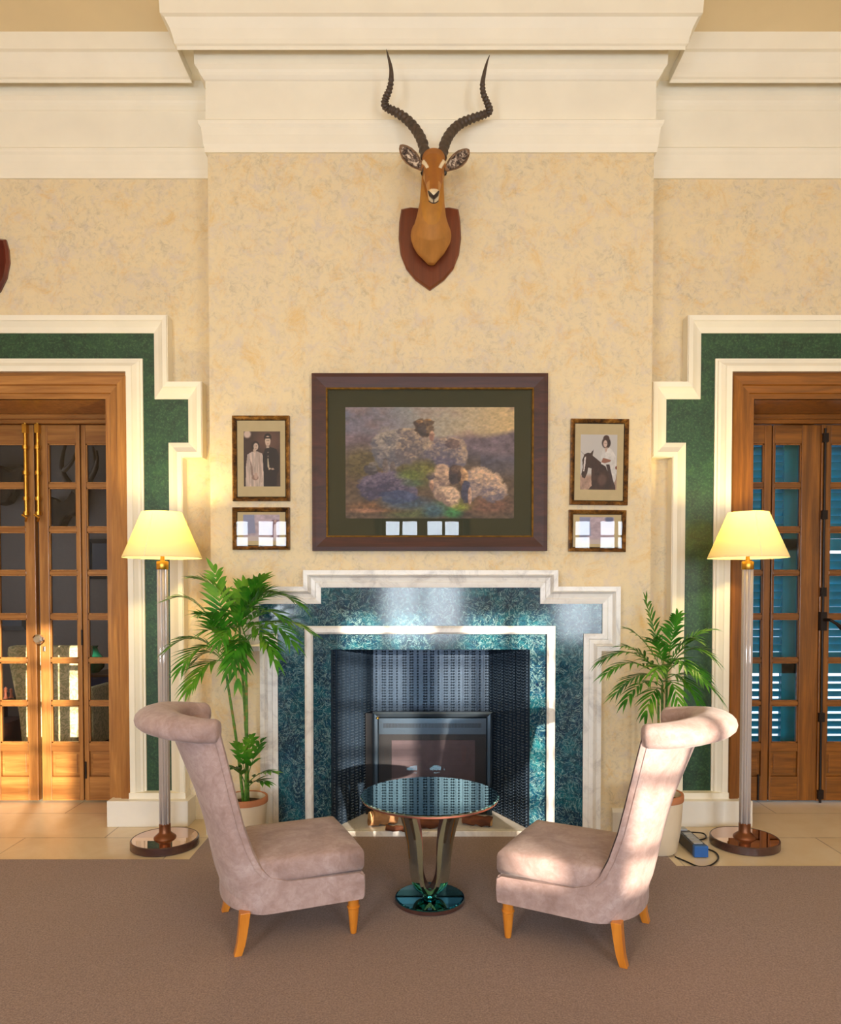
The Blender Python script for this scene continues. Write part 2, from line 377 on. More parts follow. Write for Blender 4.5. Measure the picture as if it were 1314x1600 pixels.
# door surrounds
def surround(tagno, xc, side, gx_top, gx_step, gx_low, xin, label):
    # half widths from the centre line, green outer edge
    a, b, c = (abs(PX(g, YM)-xc) for g in (gx_top, gx_step, gx_low)); wi = abs(PX(xin, YM)-xc)
    z1, z2, z3, zi = PZ(521, YM), PZ(624, YM), PZ(692, YM), PZ(561, YM); zb = .155; zg = PZ(1238, YM)
    outer = [(c, zb), (c, z3), (b, z3), (b, z2), (a, z2), (a, z1)]
    pth = [(xc+x, z) for x, z in outer]+[(xc-x, z) for x, z in reversed(outer)]
    root = thing('trim_%d' % tagno, (0, 0, 0), label=label, kind='structure')
    prof = [(0, -.04), (0, .006), (-.012, .012), (-.03, .020), (-.058, .040), (-.062, .046), (-.090, .050), (-.090, .042), (-.094, .042), (-.094, -.04)]
    MB().mould(pth, prof, YM).build('stepped_moulding', M['cream'], root)
    inner = [(xc+wi, zb), (xc+wi, zi), (xc-wi, zi), (xc-wi, zb)]
    iw = wi-HW-.0
    prof2 = [(0, -.04), (0, .010), (.012, .012), (.016, .020), (.030, .024), (.050, .040), (.054, .046), (.087, .048), (.087, -.04)]
    MB().mould(inner, prof2, YM).build('inner_moulding', M['cream'], root)
    g = MB()
    for s in (1, -1):
        def bx(x0, x1, z0, z1):
            A, B = sorted((xc+s*x0, xc+s*x1)); g.box(A, B, YM, YS, z0, z1)
        bx(wi, c, zg, z3); bx(wi, b, z3, z2); bx(wi, a, z2, z1)
    g.box(xc-wi, xc+wi, YM, YS, zi, z1)
    g.build('green_band', M['green'], root)
    f = MB()
    for s in (1, -1):
        x0, x1 = sorted((xc+s*wi, xc+s*c)); f.box(x0, x1, YM-.02, YS, zb, zg)
        x0, x1 = sorted((xc+s*(wi-.09), xc+s*(c+.10))); f.box(x0, x1, YM-.055, YS, zb, zb+.035)
    f.build('foot_moulding', M['cream'], root)
    p = MB()
    for s in (1, -1):
        x0, x1 = sorted((xc+s*(HW+.015), xc+s*(c+.13))); 
        if s == side: x1 = min(x1, XL+.0) if xc < 0 else x1; x0 = max(x0, XR) if xc > 0 else x0
        p.box(x0, x1, 4.235, YS, 0, zb)
    p.build('plinth_block', M['white'], root, bevel=.004)
    return wi
wiL = surround(2, LC, 1, 245, 297, 266, 227, 'stepped white and green marbled surround of the left doorway')
wiR = surround(3, RC, -1, 1091, 1038, 1069, 1113, 'stepped white and green marbled surround of the right doorway')

def leaf(parent, x0, x1, y, px0, px1, mat, matx, hinge=None):
    z0 = .012; zt = PZ(664, YD)
    rows = [(693,755),(762,824),(831,892),(898,960),(967,1029),(1035,1096),(1102,1161)]
    d = thing('door_leaf', (0, 0, 0)); d.parent = parent
    pz = [(PZ(b, YD), PZ(a, YD)) for a, b in rows]
    st = MB().box(x0, px0, y, y+.045, z0, zt).box(px1, x1, y, y+.045, z0, zt)
    st.build('stiles', mat, d, bevel=.003)
    ra = MB().box(px0, px1, y+.001, y+.044, pz[0][1], zt).box(px0, px1, y+.001, y+.044, z0, z0+.16).box(px0, px1, y+.001, y+.044, pz[-1][0]-.055, pz[-1][0])
    for i in range(6): ra.box(px0, px1, y+.004, y+.040, pz[i+1][1], pz[i][0])
    ra.build('rails', matx, d, bevel=.003)
    g = MB()
    for a, b in pz:
        for (u0, u1, v0, v1) in ((px0, px0+.008, a, b), (px1-.008, px1, a, b), (px0, px1, a, a+.008), (px0, px1, b-.008, b)): g.box(u0, u1, y+.008, y+.02, v0, v1)
    g.build('glazing_bead', mat, d)
    MB().box(px0, px1, y+.022, y+.026, pz[-1][0], pz[0][1]).build('pane', M['pane'], d)
    pn = MB().box(px0, px1, y+.016, y+.034, z0+.16, pz[-1][0]-.055)
    pn.box(px0+.02, px1-.02, y+.010, y+.02, z0+.18, pz[-1][0]-.075); pn.build('panel', matx, d, bevel=.004)
    return d
def doorway(no, xc, px_edges, mat, matx, label):
    root = thing('door_%d' % no, (0, 0, 0), label=label, kind='structure')
    zt = ZD
    prof = [(0, 0), (0, .02), (-.030, .020), (-.034, .030), (-.075, .032), (-.080, .045), (-.128, .048), (-.135, .040), (-.137, .015), (-.165, .015), (-.165, 0)]
    pth = [(xc+HW, .155), (xc+HW, zt), (xc-HW, zt), (xc-HW, .155)]
    ar = MB().mould(pth, prof, 4.335).build('architrave', mat, root); ar.data.materials.append(matx)
    for pl in ar.data.polygons:
        vs = [ar.data.vertices[i].co for i in pl.vertices]
        if max(v.x for v in vs)-min(v.x for v in vs) > .8: pl.material_index = 1
    j = MB().box(xc-HW-.028, xc-HW, 4.32, 4.85, 0, zt).box(xc+HW, xc+HW+.028, 4.32, 4.85, 0, zt).box(xc-HW-.028, xc+HW+.028, 4.32, 4.85, zt, zt+.028)
    j.build('jamb', mat, root)
    zl = PZ(664, YD)
    h = MB().box(xc-HW, xc+HW, YD-.03, YD+.05, zl+.004, zt).box(xc-HW, xc+HW, YD-.05, YD-.03, zl+.045, zl+.075).box(xc-HW, xc+HW, YD-.06, YD-.03, zt-.03, zt)
    h.build('head_rail', matx, root, bevel=.003)
    for (x0, x1, p0, p1) in px_edges:
        leaf(root, xc+x0, xc+x1, YD, xc+p0, xc+p1, mat, matx)
    return root
sc = YD/FPX
E = [(3*sc, 68*sc, 18*sc, 62*sc), (70*sc, HW, 77*sc, 120*sc)]
EE = E+[(-b, -a, -d, -c) for a, b, c, d in E]
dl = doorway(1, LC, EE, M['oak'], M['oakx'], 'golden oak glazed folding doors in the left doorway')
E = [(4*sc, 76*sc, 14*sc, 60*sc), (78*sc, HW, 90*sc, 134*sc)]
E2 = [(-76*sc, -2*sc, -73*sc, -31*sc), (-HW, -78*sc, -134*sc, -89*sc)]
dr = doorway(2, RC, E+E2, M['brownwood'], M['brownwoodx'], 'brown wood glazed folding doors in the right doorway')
MB().box(RC-2*sc, RC+4.5*sc, YD-.012, YD+.05, .012, PZ(664, YD)).build('meeting_stile', M['brownwood'], dr, bevel=.003)
# hardware of the left doors
for px in (45.5, 64.5):
    x = PX(px, YD); b = MB()
    b.tube([(x, YD-.02, PZ(662, YD)), (x, YD-.02, PZ(805, YD))], .012, 10).box(x-.014, x+.014, YD-.034, YD, PZ(678, YD), PZ(664, YD))
    for py in (700, 740, 780, 803): b.tube([(x, YD-.022, PZ(py, YD)+.012), (x, YD-.022, PZ(py, YD)-.012)], .019, 10)
    b.tube([(x, YD-.02, PZ(803, YD)), (x-.012, YD-.045, PZ(806, YD)), (x+.016, YD-.045, PZ(810, YD)), (x, YD-.03, PZ(815, YD))], .008, 8)
    b.build('brass_bolt', M['brass'], dl, smooth=True)
kx, kz = PX(65, YD), PZ(998, YD)
b = MB(); n = 8
b.rings([[(kx+r*math.cos(2*math.pi*j/n+.39), y, kz+r*math.sin(2*math.pi*j/n+.39)) for j in range(n)] for r, y in ((.016, YD), (.016, YD-.03), (.034, YD-.045), (.034, YD-.062), (.022, YD-.07))])
b.build('door_knob', M['steel'], dl)
MB().box(kx+.004, kx+.022, YD-.006, YD, kz-.085, kz-.05).build('keyhole_plate', M['steel'], dl, bevel=.003)
for px, a, bb in ((127.5, 984, 1008), (131, 1190, 1216)):
    x = PX(px, YD); MB().tube([(x, YD-.004, PZ(bb, YD)), (x, YD-.004, PZ(a, YD))], .006, 8).build('hinge', M['iron'], dl)
# espagnolette of the right doors
x = PX(1283.5, YD); b = MB().tube([(x, YD-.018, PZ(1253, YD)), (x, YD-.018, PZ(670, YD))], .008, 8)
for py in (685, 805, 925, 1120, 1240): b.box(x-.018, x+.018, YD-.03, YD, PZ(py+7, YD), PZ(py-7, YD))
b.build('bolt_rod', M['iron'], dr)
b = MB().box(x-.02, x+.02, YD-.036, YD, PZ(985, YD), PZ(956, YD)).tube([(x, YD-.03, PZ(968, YD)), (x+.02, YD-.07, PZ(968, YD)), (x+.06, YD-.075, PZ(974, YD)), (x+.10, YD-.065, PZ(981, YD))], [.012, .010, .010, .015], 8)
b.build('handle', M['iron'], dr, smooth=True)
x = PX(1188, YD); MB().tube([(x, YD-.004, PZ(1250, YD)), (x, YD-.004, PZ(1210, YD))], .007, 8).build('hinge', M['iron'], dr)

# carpet with a tongue up to the hearth
ye = PF(150, 1345).y; yer = PF(1200, 1355.5).y
hz = .037; YH = 4.05
cc = [(-5.2, WY), (5.2, WY), (5.2, yer), (XR-.02, yer), (XR-.02, YH-.005), (XL-.0, YH-.005), (XL, ye), (-5.2, ye)]
bm = MB(); lo = [bm.bm.verts.new((x, y, 0.0005)) for x, y in cc]; hi = [bm.bm.verts.new((x, y, .008)) for x, y in cc]
bm.bm.faces.new(hi); bm.bm.faces.new(list(reversed(lo)))
for i in range(len(cc)): bm.bm.faces.new((lo[i], lo[(i+1) % 8], hi[(i+1) % 8], hi[i]))
tag(bm.build('carpet', M['carpet']), 'large mauve brown carpet laid up to the hearth', 'carpet')

# ================================================================== fireplace
fp = thing('fireplace', (PX(672, YB), YB, 0), label='teal green marble fireplace with stepped white marble border', cat='fireplace')
OFF = Vector(fp.location)
def kid(mb, name, mat, parent, **kw):              # mesh made in world coordinates, parented to a thing at its base
    o = mb.build(name, mat, **kw); o.parent = parent
    M0 = Matrix.Identity(4); q = parent
    while q is not None: M0 = q.matrix_basis @ M0; q = q.parent
    o.matrix_parent_inverse = M0.inverted(); return o
GX = lambda px, py=1000: PX(px, YF, py); GZ = lambda py: PZ(py, YF)
xc = (GX(502)+GX(843.5))/2
a, b, c = (GX(843.5)-GX(502))/2, (GX(939.5)-GX(404))/2, (GX(911)-GX(433.5))/2
z1, z2, z3 = GZ(918), GZ(943.5), GZ(990)
outer = [(c, .0), (c, z3), (b, z3), (b, z2), (a, z2), (a, z1)]
pth = [(xc+x, z) for x, z in outer]+[(xc-x, z) for x, z in reversed(outer)]
mw = .098
prof = [(0, -.045), (0, .010), (-.012, .012), (-.028, .014), (-.034, .004), (-.056, .010), (-.066, .030), (-.070, .034), (-.074, .026), (-mw, .026), (-mw, -.045)]
kid(MB().mould(pth, prof, YF), 'stepped_border', M['whitemarble'], fp)
zi, wi = GZ(978), (GX(867)-GX(476.5))/2; xi = (GX(867)+GX(476.5))/2
g = MB()
for s in (1, -1):
    for (x0, x1, za, zb) in ((None, c, 0, z3), (None, b, z3, z2), (None, a, z2, z1)):
        A = xi+s*wi; B = xc+s*x1
        if za >= zi-1e-6: A = (xi+xc)/2
        lo_, hi_ = sorted((A, B))
        if za < zi < zb: g.box(lo_, hi_, YF, YB, za, zi); lo_, hi_ = sorted((xi, B)); g.box(lo_, hi_, YF, YB, zi, zb)
        else: g.box(lo_, hi_, YF, YB, za, zb)
kid(g, 'marble_panel', M['verde'], fp)
inn = [(xi+wi, 0), (xi+wi, zi), (xi-wi, zi), (xi-wi, 0)]
kid(MB().mould(inn, [(0, -.045), (0, .016), (.012, .026), (.036, .026), (.046, .014), (.046, -.045)], YF), 'inner_border', M['whitemarble'], fp)
g = MB().box(xi-wi+.046, fx0, YF+.006, YB, 0, fz1).box(fx1, xi+wi-.046, YF+.006, YB, 0, fz1).box(xi-wi+.046, xi+wi-.046, YF+.006, YB, fz1, zi-.046)
kid(g, 'inner_marble_slip', M['verde'], fp)
g = MB().box(fx0-.06, fx1+.06, YH, YF+.006, 0, hz).box(fx0, fx1, YF+.006, 4.60, 0, hz)
kid(g, 'hearth_slab', M['whitemarble'], fp, bevel=.003)
# ribbed cast iron lining
bx0, bx1, yb_ = PX(583, 4.48, 1150), PX(765.5, 4.48, 1150), 4.48
ztop = fz1+.015
def ribbed(P0, P1, name, dark=False):
    P0 = Vector(P0); P1 = Vector(P1); L = (P1-P0).length; u = (P1-P0)/L; nrm = Vector((u.y, -u.x))
    m = MB()
    def bar(s0, s1, h, z0=hz, z1=ztop):
        q = [P0+u*s0, P0+u*s1, P0+u*s1+nrm*h, P0+u*s0+nrm*h]
        m.rings([[(p.x, p.y, z) for p in q] for z in (z0, z1)])
    bar(0, L, .004)
    n = max(3, round(L/.043)); w_ = L/n
    for i in range(n):
        s = (i)*w_
        bar(s+.001, s+.004, .010); bar(s+.008, s+.010, .008)
        k = 2 if i % 3 else 1
        for q in range(k):
            sx = s+w_*(.5 if k == 1 else (.42+.33*q)); z = hz+.01
            while z < ztop-.01:
                c0 = P0+u*sx+nrm*.003; r = .0075
                m.rings([[(c0.x+u.x*rr*math.cos(t)+nrm.x*hh, c0.y+u.y*rr*math.cos(t)+nrm.y*hh, z+rr*math.sin(t)) for t in [2*math.pi*j/6 for j in range(6)]] for rr, hh in ((r, 0), (r*.75, .007), (r*.2, .0105))])
                z += .0175
    return kid(m, name, M['castiron'], fp, smooth=True)
ribbed((bx0, yb_), (bx1, yb_), 'back_plate')
ribbed((fx0+.0, YF+.01), (bx0, yb_), 'side_plate')
ribbed((bx1, yb_), (fx1-.0, YF+.01), 'side_plate')
g = MB().box(fx0, fx1, YF+.01, 4.60, ztop, ztop+.02); kid(g, 'hood', M['black'], fp)

# stove on the hearth
ys = 4.33
sx0, sx1, sz1 = PX(582, ys, 1180), PX(769.5, ys, 1180), PZ(1113, ys)
st = thing('electric_stove', ((sx0+sx1)/2, ys, hz), label='grey framed glass-front stove standing inside the fireplace', cat='stove')
kid(MB().box(sx0-.045, sx1+.0, ys+.035, ys+.12, hz, sz1-.012), 'body', M['black'], st)
bw = .038
g = MB().mould([(sx1, hz), (sx1, sz1), (sx0, sz1), (sx0, hz)], [(0, 0), (0, .014), (.012, .020), (.030, .016), (bw, .004), (bw, 0)], ys+.03)
kid(g, 'frame', M['stovegrey'], st)
g = MB().box(sx0+bw, sx1-bw, ys+.006, ys+.035, sz1-.135, sz1-bw)
kid(g, 'control_strip', M['stovegrey'], st)
g = MB()
x = sx0+bw+.03
while x < sx1-bw-.03: g.box(x, x+.003, ys+.001, ys+.007, sz1-.095, sz1-.068); x += .007
kid(g, 'vent_grille', M['black'], st)
g = MB().box(sx0+bw, sx1-bw, ys+.026, ys+.034, hz, sz1-.135); kid(g, 'firebox_back', M['black'], st)
g = MB().box(sx0+.115, sx1-.105, ys+.022, ys+.027, hz+.02, sz1-.175)
for k in range(12):
    z = hz+.05+k*.032
    if z < sz1-.20: g.box(sx0+.115, sx1-.105, ys+.0205, ys+.023, z, z+.0285)
kid(g, 'brick_panel', M['brick'], st)
kid(MB().box(sx0+bw, sx1-bw, ys+.012, ys+.015, hz+.01, sz1-.135), 'door_glass', M['picglass'], st)
g = MB(); c0 = (sx0+.032, ys+.006, sz1-.036)
g.rings([[(c0[0]+r*math.cos(t), y, c0[2]+r*math.sin(t)) for t in [2*math.pi*j/12 for j in range(12)]] for r, y in ((.008, ys+.012), (.008, ys+.0), (.004, ys-.004))])
kid(g, 'knob', M['brass'], st)

# logs on the hearth
def log(pa, pb, r, label, cat='log', bark='log'):
    pa, pb = Vector(pa), Vector(pb); d = (pb-pa); n = 9; seed = random.random()*9
    root = thing('firewood_log', (pa+pb)/2-Vector((0, 0, r)), label=label, cat=cat, group='firewood logs on the hearth')
    pts = [pa+d*i/n+Vector((0, 0, .004*math.sin(i*1.7+seed))) for i in range(n+1)]
    kid(MB().tube(pts, [r*(1+.09*math.sin(i*2.3+seed)) for i in range(n+1)], 12), 'bark', M[bark], root, smooth=True)
    u = d.normalized()
    kid(MB().tube([pa-u*.003, pa+u*.003], r*.88, 12), 'cut_end', M['logend'], root); kid(MB().tube([pb-u*.003, pb+u*.003], r*.88, 12), 'cut_end', M['logend'], root)
yl = 4.20
def hp(px, py): return P(px, py, PF(px, py+9, hz).y)
q = PF(578, 1292, hz); log((q.x, q.y+.01, hz+.047), (q.x+.15, q.y+.06, hz+.047), .043, 'thick pale log at the left end of the hearth', bark='logpale')
q = PF(598, 1297, hz); log((q.x+.02, q.y-.025, hz+.020), (q.x+.20, q.y-.045, hz+.020), .016, 'thin dark branch lying in front of the thick pale log')
q = PF(652, 1294, hz); log((q.x+.01, q.y-.01, hz+.032), (q.x+.20, q.y+.0, hz+.032), .028, 'reddish log seen between the table legs')
q = PF(740, 1290, hz); log((q.x-.06, q.y+.02, hz+.033), (q.x+.10, q.y-.03, hz+.033), .029, 'red brown log at the right end of the hearth')
q = PF(690, 1279, hz); log((q.x-.06, q.y+.01, hz+.034), (q.x+.16, q.y+.03, hz+.034), .030, 'dark log lying directly against the stove')

# ================================================================== chairs
def make_chair(label):
    root = thing('slipper_chair', (0, 0, 0), label=label, cat='chair', group='suede slipper chairs by the fireplace')
    hw = .235
    lv = [  # z, u_edge (front edge of the side), u_a (arc start), depth
        (.150, .484, .125, .150), (.158, .49, .118, .155), (.20, .492, .11, .155), (.245, .490, .10, .157), (.258, .47, .096, .157), (.262, .30, .094, .157), (.268, .18, .092, .157), (.29, .115, .084, .155),
        (.33, .078, .066, .146), (.40, .045, .036, .130), (.50, .012, .006, .122), (.60, -.012, -.020, .124), (.70, -.035, -.043, .138), (.80, -.058, -.066, .152), (.87, -.075, -.083, .162)]
    def outline(z, ue, ua, dep, t=0.0, n=26, k=5):
        ue = max(ue, ua)
        pts = []; h = hw-t
        for i in range(k): pts.append((ue+(ua-ue)*i/k, -h))
        for i in range(n+1):
            a = -math.pi/2+math.pi*i/n
            pts.append((ua-(dep-t)*math.cos(a)**.85 if abs(a) < math.pi/2-1e-6 else ua, h*math.sin(a)))
        for i in range(k): pts.append((ua+(ue-ua)*(i+1)/k, h))
        return pts
    # base block
    m = MB(); rr = []
    for z, ins in ((.152, .022), (.158, .012), (.17, .010), (.235, .010), (.250, .014), (.258, .024)):
        o = outline(z, .49-ins, .10, .16, ins); rr.append([(x, y, z) for x, y in o])
    m.rings(rr); m.build('seat_base', M['suede'], root, smooth=True)
    # front rail and curved shell: outer + inner outline per level
    MB().box(.455, .494, -hw+.006, hw-.006, .150, .257).build('front_rail', M['suede'], root, bevel=.01)
    m = MB(); T = .055; rows = []
    for (z, ue, ua, dep) in lv:
        tk = T if z > .26 else .03
        o = outline(z, ue, ua, dep); i_ = outline(z, max(ue, ua)-.010, ua+.01, dep, tk)
        f_ = max(ue, ua)
        e0 = [(f_+.006, -hw+.010), (f_+.008, -hw+tk*.5), (f_+.0, -hw+tk-.006)]
        e1 = [(x, -y) for x, y in reversed(e0)]
        rows.append([m.bm.verts.new((x, y, z)) for x, y in o+e1+list(reversed(i_))+list(reversed(e0))])
    no = len(o); nn = len(rows[0])
    for q in range(len(rows)-1):
        for w in range(nn): m.bm.faces.new((rows[q][w], rows[q][(w+1) % nn], rows[q+1][(w+1) % nn], rows[q+1][w]))
    for row in (rows[0], rows[-1]):
        O = row[:no]; I = list(reversed(row[no+3:no+3+no]))
        for w in range(no-1): m.bm.faces.new((O[w], O[w+1], I[w+1], I[w]))
        m.bm.faces.new([O[-1]]+row[no:no+3]+[I[-1]]); m.bm.faces.new([O[0], I[0]]+row[no+3+no:])
    m.build('backrest', M['suede'], root, smooth=True)
    # rolled top, swept round the curve of the back
    m = MB(); n = 30; pts = []; rings = []
    z, ue, ua, dep = lv[-1]
    for i in range(n+1):
        s = -1+2*i/n; a = s*math.pi/2*1.0
        k = max(0.0, math.cos(a))
        cxx = ua-(dep+.015)*k**.8 if k > 1e-4 else ua
        y = (hw-.02)*math.sin(a)
        cz = .872+.030*k
        # outward direction
        ox, oy = -math.cos(a)*.9-.12, math.sin(a)*.9*(.25+.75*k)
        L = math.hypot(ox, oy) or 1; ox /= L; oy /= L
        endf = 1.0
        w1 = (.042+.040*k**.5)*endf; h1 = .044
        ring = []
        for j in range(18):
            t = 2*math.pi*j/18; c_, s_ = math.cos(t), math.sin(t)
            rx = math.copysign(abs(c_)**.85, c_)*w1; rz = math.copysign(abs(s_)**.9, s_)*h1
            off = rx+(.020+.02*k)-.012
            ring.append((cxx+ox*off, y+oy*off, cz+rz-(.10*rx if rx > 0 else 0)))
        rings.append(ring)
    # domed near and far ends
    def dome(r, sgn, k, d):
        c0 = sum((Vector(p) for p in r), Vector())/len(r)
        return [tuple(c0+(Vector(p)-c0)*k+Vector((.9*d, sgn*d*.5, 0))) for p in r]
    A, B = rings[0], rings[-1]
    rings = [dome(A, -1, .45, .017), dome(A, -1, .85, .011)]+rings+[dome(B, 1, .85, .011), dome(B, 1, .45, .017)]
    m.rings(rings); m.build('rolled_top', M['suede'], root, smooth=True, autosmooth=False)
    # seam piping along the near edge of the outer back
    for s in (-1, 1):
        p = [(ue-.012 if ue < .2 else ue-.012, s*(hw+.0005), z) for z, ue, ua, dep in lv[7:]]
        MB().tube([(x-.012, y, z) for x, y, z in p], .0022, 6).build('piping', M['suede'], root)
    # cushion
    m = MB(); rr = []
    def cush(ins):
        h = hw-.004-ins; f = .492-ins; ua = .10; pts = []
        for x, y in ((f, -h), (f*.7, -h), (ua, -h)): pts.append((x, y))
        for i in range(1, 12):
            a = -math.pi/2+math.pi*i/12; pts.append((ua-(.115-ins)*math.cos(a), h*math.sin(a)*.98))
        for x, y in ((ua, h), (f*.7, h), (f, h), (f+.004, h*.4), (f+.004, -h*.4)): pts.append((x, y))
        return pts
    for z, ins in ((.262, .02), (.268, .006), (.285, 0), (.335, 0), (.350, .005), (.358, .016), (.364, .05), (.370, .14)):
        rr.append([(x, y, z) for x, y in cush(ins)])
    m.rings(rr); m.build('seat_cushion', M['suede'], root, smooth=True, autosmooth=False, bevel=0)
    for s in (-1, 1):
        # turned front leg
        MB().lathe([(.006, .0), (.012, .002), (.014, .01), (.022, .09), (.023, .105), (.026, .108), (.026, .114), (.022, .117), (.023, .15)], (.455, s*.20, 0), 20).build('front_leg', M['legwood'], root, smooth=True)
        rr = []
        for t in (0, .25, .5, .75, 1):
            z = .165*t; u = -.008+.028*t**.6; h = .0145+.005*t
            rr.append([(u-h, s*.205-h*1.1, z), (u+h, s*.205-h*1.1, z), (u+h, s*.205+h*1.1, z), (u-h, s*.205+h*1.1, z)])
        MB().rings(rr).build('rear_leg', M['legwood'], root, bevel=.002)
    return root
def place_chair(root, rear_near, front_near, rear_far):
    a, b, c = PF(*rear_near), PF(*front_near), PF(*rear_far)
    f = (b-a); f.z = 0; f.normalize(); mid = (a+c)/2
    root.location = (mid.x, mid.y, .008); root.rotation_euler = (0, 0, math.atan2(f.y, f.x))
ch = make_chair('mauve suede slipper chair left of the mirrored table')
place_chair(ch, (385, 1493), (563, 1460), (345, 1427))
c2 = copy_tree(ch); c2['label'] = 'mauve suede slipper chair right of the mirrored table, its back in sunlight'
place_chair(c2, (966, 1510), (787, 1466), (1012, 1445))

# ================================================================== table
tc = PF(671.5, 1411); tr = .31; TZ = .497
tb = thing('mirrored_table', (tc.x, tc.y, .008), label='round mirrored side table on four curved legs between the chairs', cat='table')
def scallop(r, n, amp, k): return [(r*(1+amp*abs(math.sin(k*math.pi*j/n))), 2*math.pi*j/n) for j in range(n)]
m = MB(); n = 180
rr = []
for r, z in ((tr-.012, TZ-.018), (tr-.004, TZ-.014), (tr-.004, TZ-.006), (tr-.012, TZ-.006)): rr.append([(r*math.cos(2*math.pi*j/64), r*math.sin(2*math.pi*j/64), z-.012) for j in range(64)])
m.rings(rr); m.build('table_rim', M['rosewood'], tb, smooth=True)
def mirror_disc(parent, r, z, name, mat, k, amp=.010):
    m = MB(); rr = []
    for ins, zz in ((.0, z-.004), (.0, z), (.006, z+.002)):
        rr.append([((r-ins)*(1-amp*(1-abs(math.sin(k*math.pi*j/n))))*math.cos(2*math.pi*j/n), (r-ins)*(1-amp*(1-abs(math.sin(k*math.pi*j/n))))*math.sin(2*math.pi*j/n), zz) for j in range(n)])
    m.rings(rr); return m.build(name, mat, parent)
mirror_disc(tb, tr, TZ-.014, 'mirror_top', M['mirror_teal'], 45)
prof = [(.180, .462), (.160, .42), (.138, .36), (.118, .29), (.107, .22), (.102, .17), (.095, .13), (.086, .10), (.074, .077), (.060, .060), (.044, .048), (.028, .040), (.012, .036)]
for q in range(4):
    th = R(45+90*q); ca, sa = math.cos(th), math.sin(th); rr = []; r2 = []
    for i, (r, z) in enumerate(prof):
        r_p, z_p = prof[max(0, i-1)]; r_n, z_n = prof[min(len(prof)-1, i+1)]
        tx, tz = r_n-r_p, z_n-z_p; L = math.hypot(tx, tz); nx, nz = -tz/L, tx/L     # outward normal
        hw_ = min(.026, max(.008, r*.9))
        th_ = .020+.022*min(1, max(0, (z-.06)/.2))
        def pt(rad, zz, w_): return (rad*ca-w_*sa, rad*sa+w_*ca, zz)
        rr.append([pt(r, z, -hw_), pt(r+nx*.004, z+nz*.004, 0), pt(r, z, hw_), pt(r-nx*th_, z-nz*th_, hw_), pt(r-nx*th_, z-nz*th_, -hw_)])
    m = MB().rings(rr); o = m.build('leg', M['mirror_leg'], tb, smooth=True); o.data.materials.append(M['darkrim'])
    for i in range(len(prof)-1): o.data.polygons[i*5+3].material_index = 1
m = MB().lathe([(.145, 0), (.156, .004), (.157, .018), (.150, .022)], n=64); m.build('base_rim', M['darkrim'], tb, smooth=True)
mirror_disc(tb, .155, .024, 'base_mirror', M['mirror_blue'], 34)
MB().lathe([(.032, .024), (.028, .034), (.016, .042), (.006, .046)], n=24).build('leg_hub', M['mirror_blue'], tb, smooth=True)

# ================================================================== lamps
def make_lamp(label):
    root = thing('floor_lamp', (0, 0, 0), label=label, cat='floor lamp', group='crystal column floor lamps beside the doorways')
    MB().lathe([(.176, 0), (.181, .004), (.181, .042), (.177, .046), (.172, .044)], n=64).build('base_rim', M['darkrim'], root, smooth=True)
    MB().lathe([(.172, .040), (.172, .0445)], n=64).build('base_mirror', M['mirror_pink'], root)
    MB().lathe([(.060, .044), (.058, .052), (.044, .064), (.034, .072), (.031, .078), (.031, .12), (.027, .125)], n=32).build('foot_collar', M['bronze'], root, smooth=True)
    m = MB(); n = 60; rr = []
    for z in (.12, .5, 1.0, 1.535): rr.append([((.026+.0028*math.cos(6*2*math.pi*j/n))*math.cos(2*math.pi*j/n), (.026+.0028*math.cos(6*2*math.pi*j/n))*math.sin(2*math.pi*j/n), z) for j in range(n)])
    m.rings(rr); m.build('crystal_column', M['crystal'], root, smooth=True, autosmooth=False)
    for q in range(6):
        a = 2*math.pi*q/6+.5; MB().tube([(.0245*math.cos(a), .0245*math.sin(a), .12), (.0245*math.cos(a), .0245*math.sin(a), 1.532)], .0055, 8).build('glass_rod', M['crystal'], root, smooth=True)
    MB().lathe([(.030, 1.523), (.032, 1.526), (.032, 1.565), (.030, 1.568), (.012, 1.570), (.010, 1.60), (.006, 1.63), (.006, 1.67)], n=32).build('top_collar', M['brass'], root, smooth=True)
    m = MB(); rr = []
    for r, z in ((.205, 1.587), (.207, 1.590), (.104, 1.834), (.102, 1.83), (.2035, 1.587)): rr.append([(r*math.cos(2*math.pi*j/72), r*math.sin(2*math.pi*j/72), z) for j in range(72)])
    m.rings([rr[1], rr[2]], cap=False); sh = m.build('lamp_shade', M['shade'], root, smooth=True)
    m = MB(); rr = []
    for r, z in ((.2060, 1.586), (.2085, 1.586), (.2055, 1.5925), (.2035, 1.5925)): rr.append([(r*math.cos(2*math.pi*j/72), r*math.sin(2*math.pi*j/72), z) for j in range(72)])
    m.rings(rr, cap=False, closed_v=True); m.build('shade_hem', M['shade'], sh, smooth=True)
    a = -math.pi/2-.1
    MB().tube([(.2085*math.cos(a), .2085*math.sin(a), 1.588), (.105*math.cos(a), .105*math.sin(a), 1.834)], .0013, 6).build('shade_seam', M['cream'], sh)
    bb = NT('warm_bulb'); bb.set(Emission_Color=(1, .72, .35, 1), Emission_Strength=8.0)
    MB().lathe([(.012, 1.66), (.024, 1.69), (.028, 1.71), (.022, 1.735), (.004, 1.745)], n=20).build('bulb', bb.m, root, smooth=True)
    return root
def lamp_light(root):
    l = add_light('lamp_light', 'POINT', (0, 0, 1.785), 16, (1.0, .78, .30), shadow_soft_size=.03); l.parent = root; return l
lp = make_lamp('lit floor lamp with crystal column beside the left doorway')
q = PF(258, 1321); lp.location = (q.x, q.y, 0); 
l2 = copy_tree(lp); l2['label'] = 'lit floor lamp with crystal column beside the right doorway, next to the power strip'
q = PF(1163, 1320); l2.location = (q.x, q.y, 0)
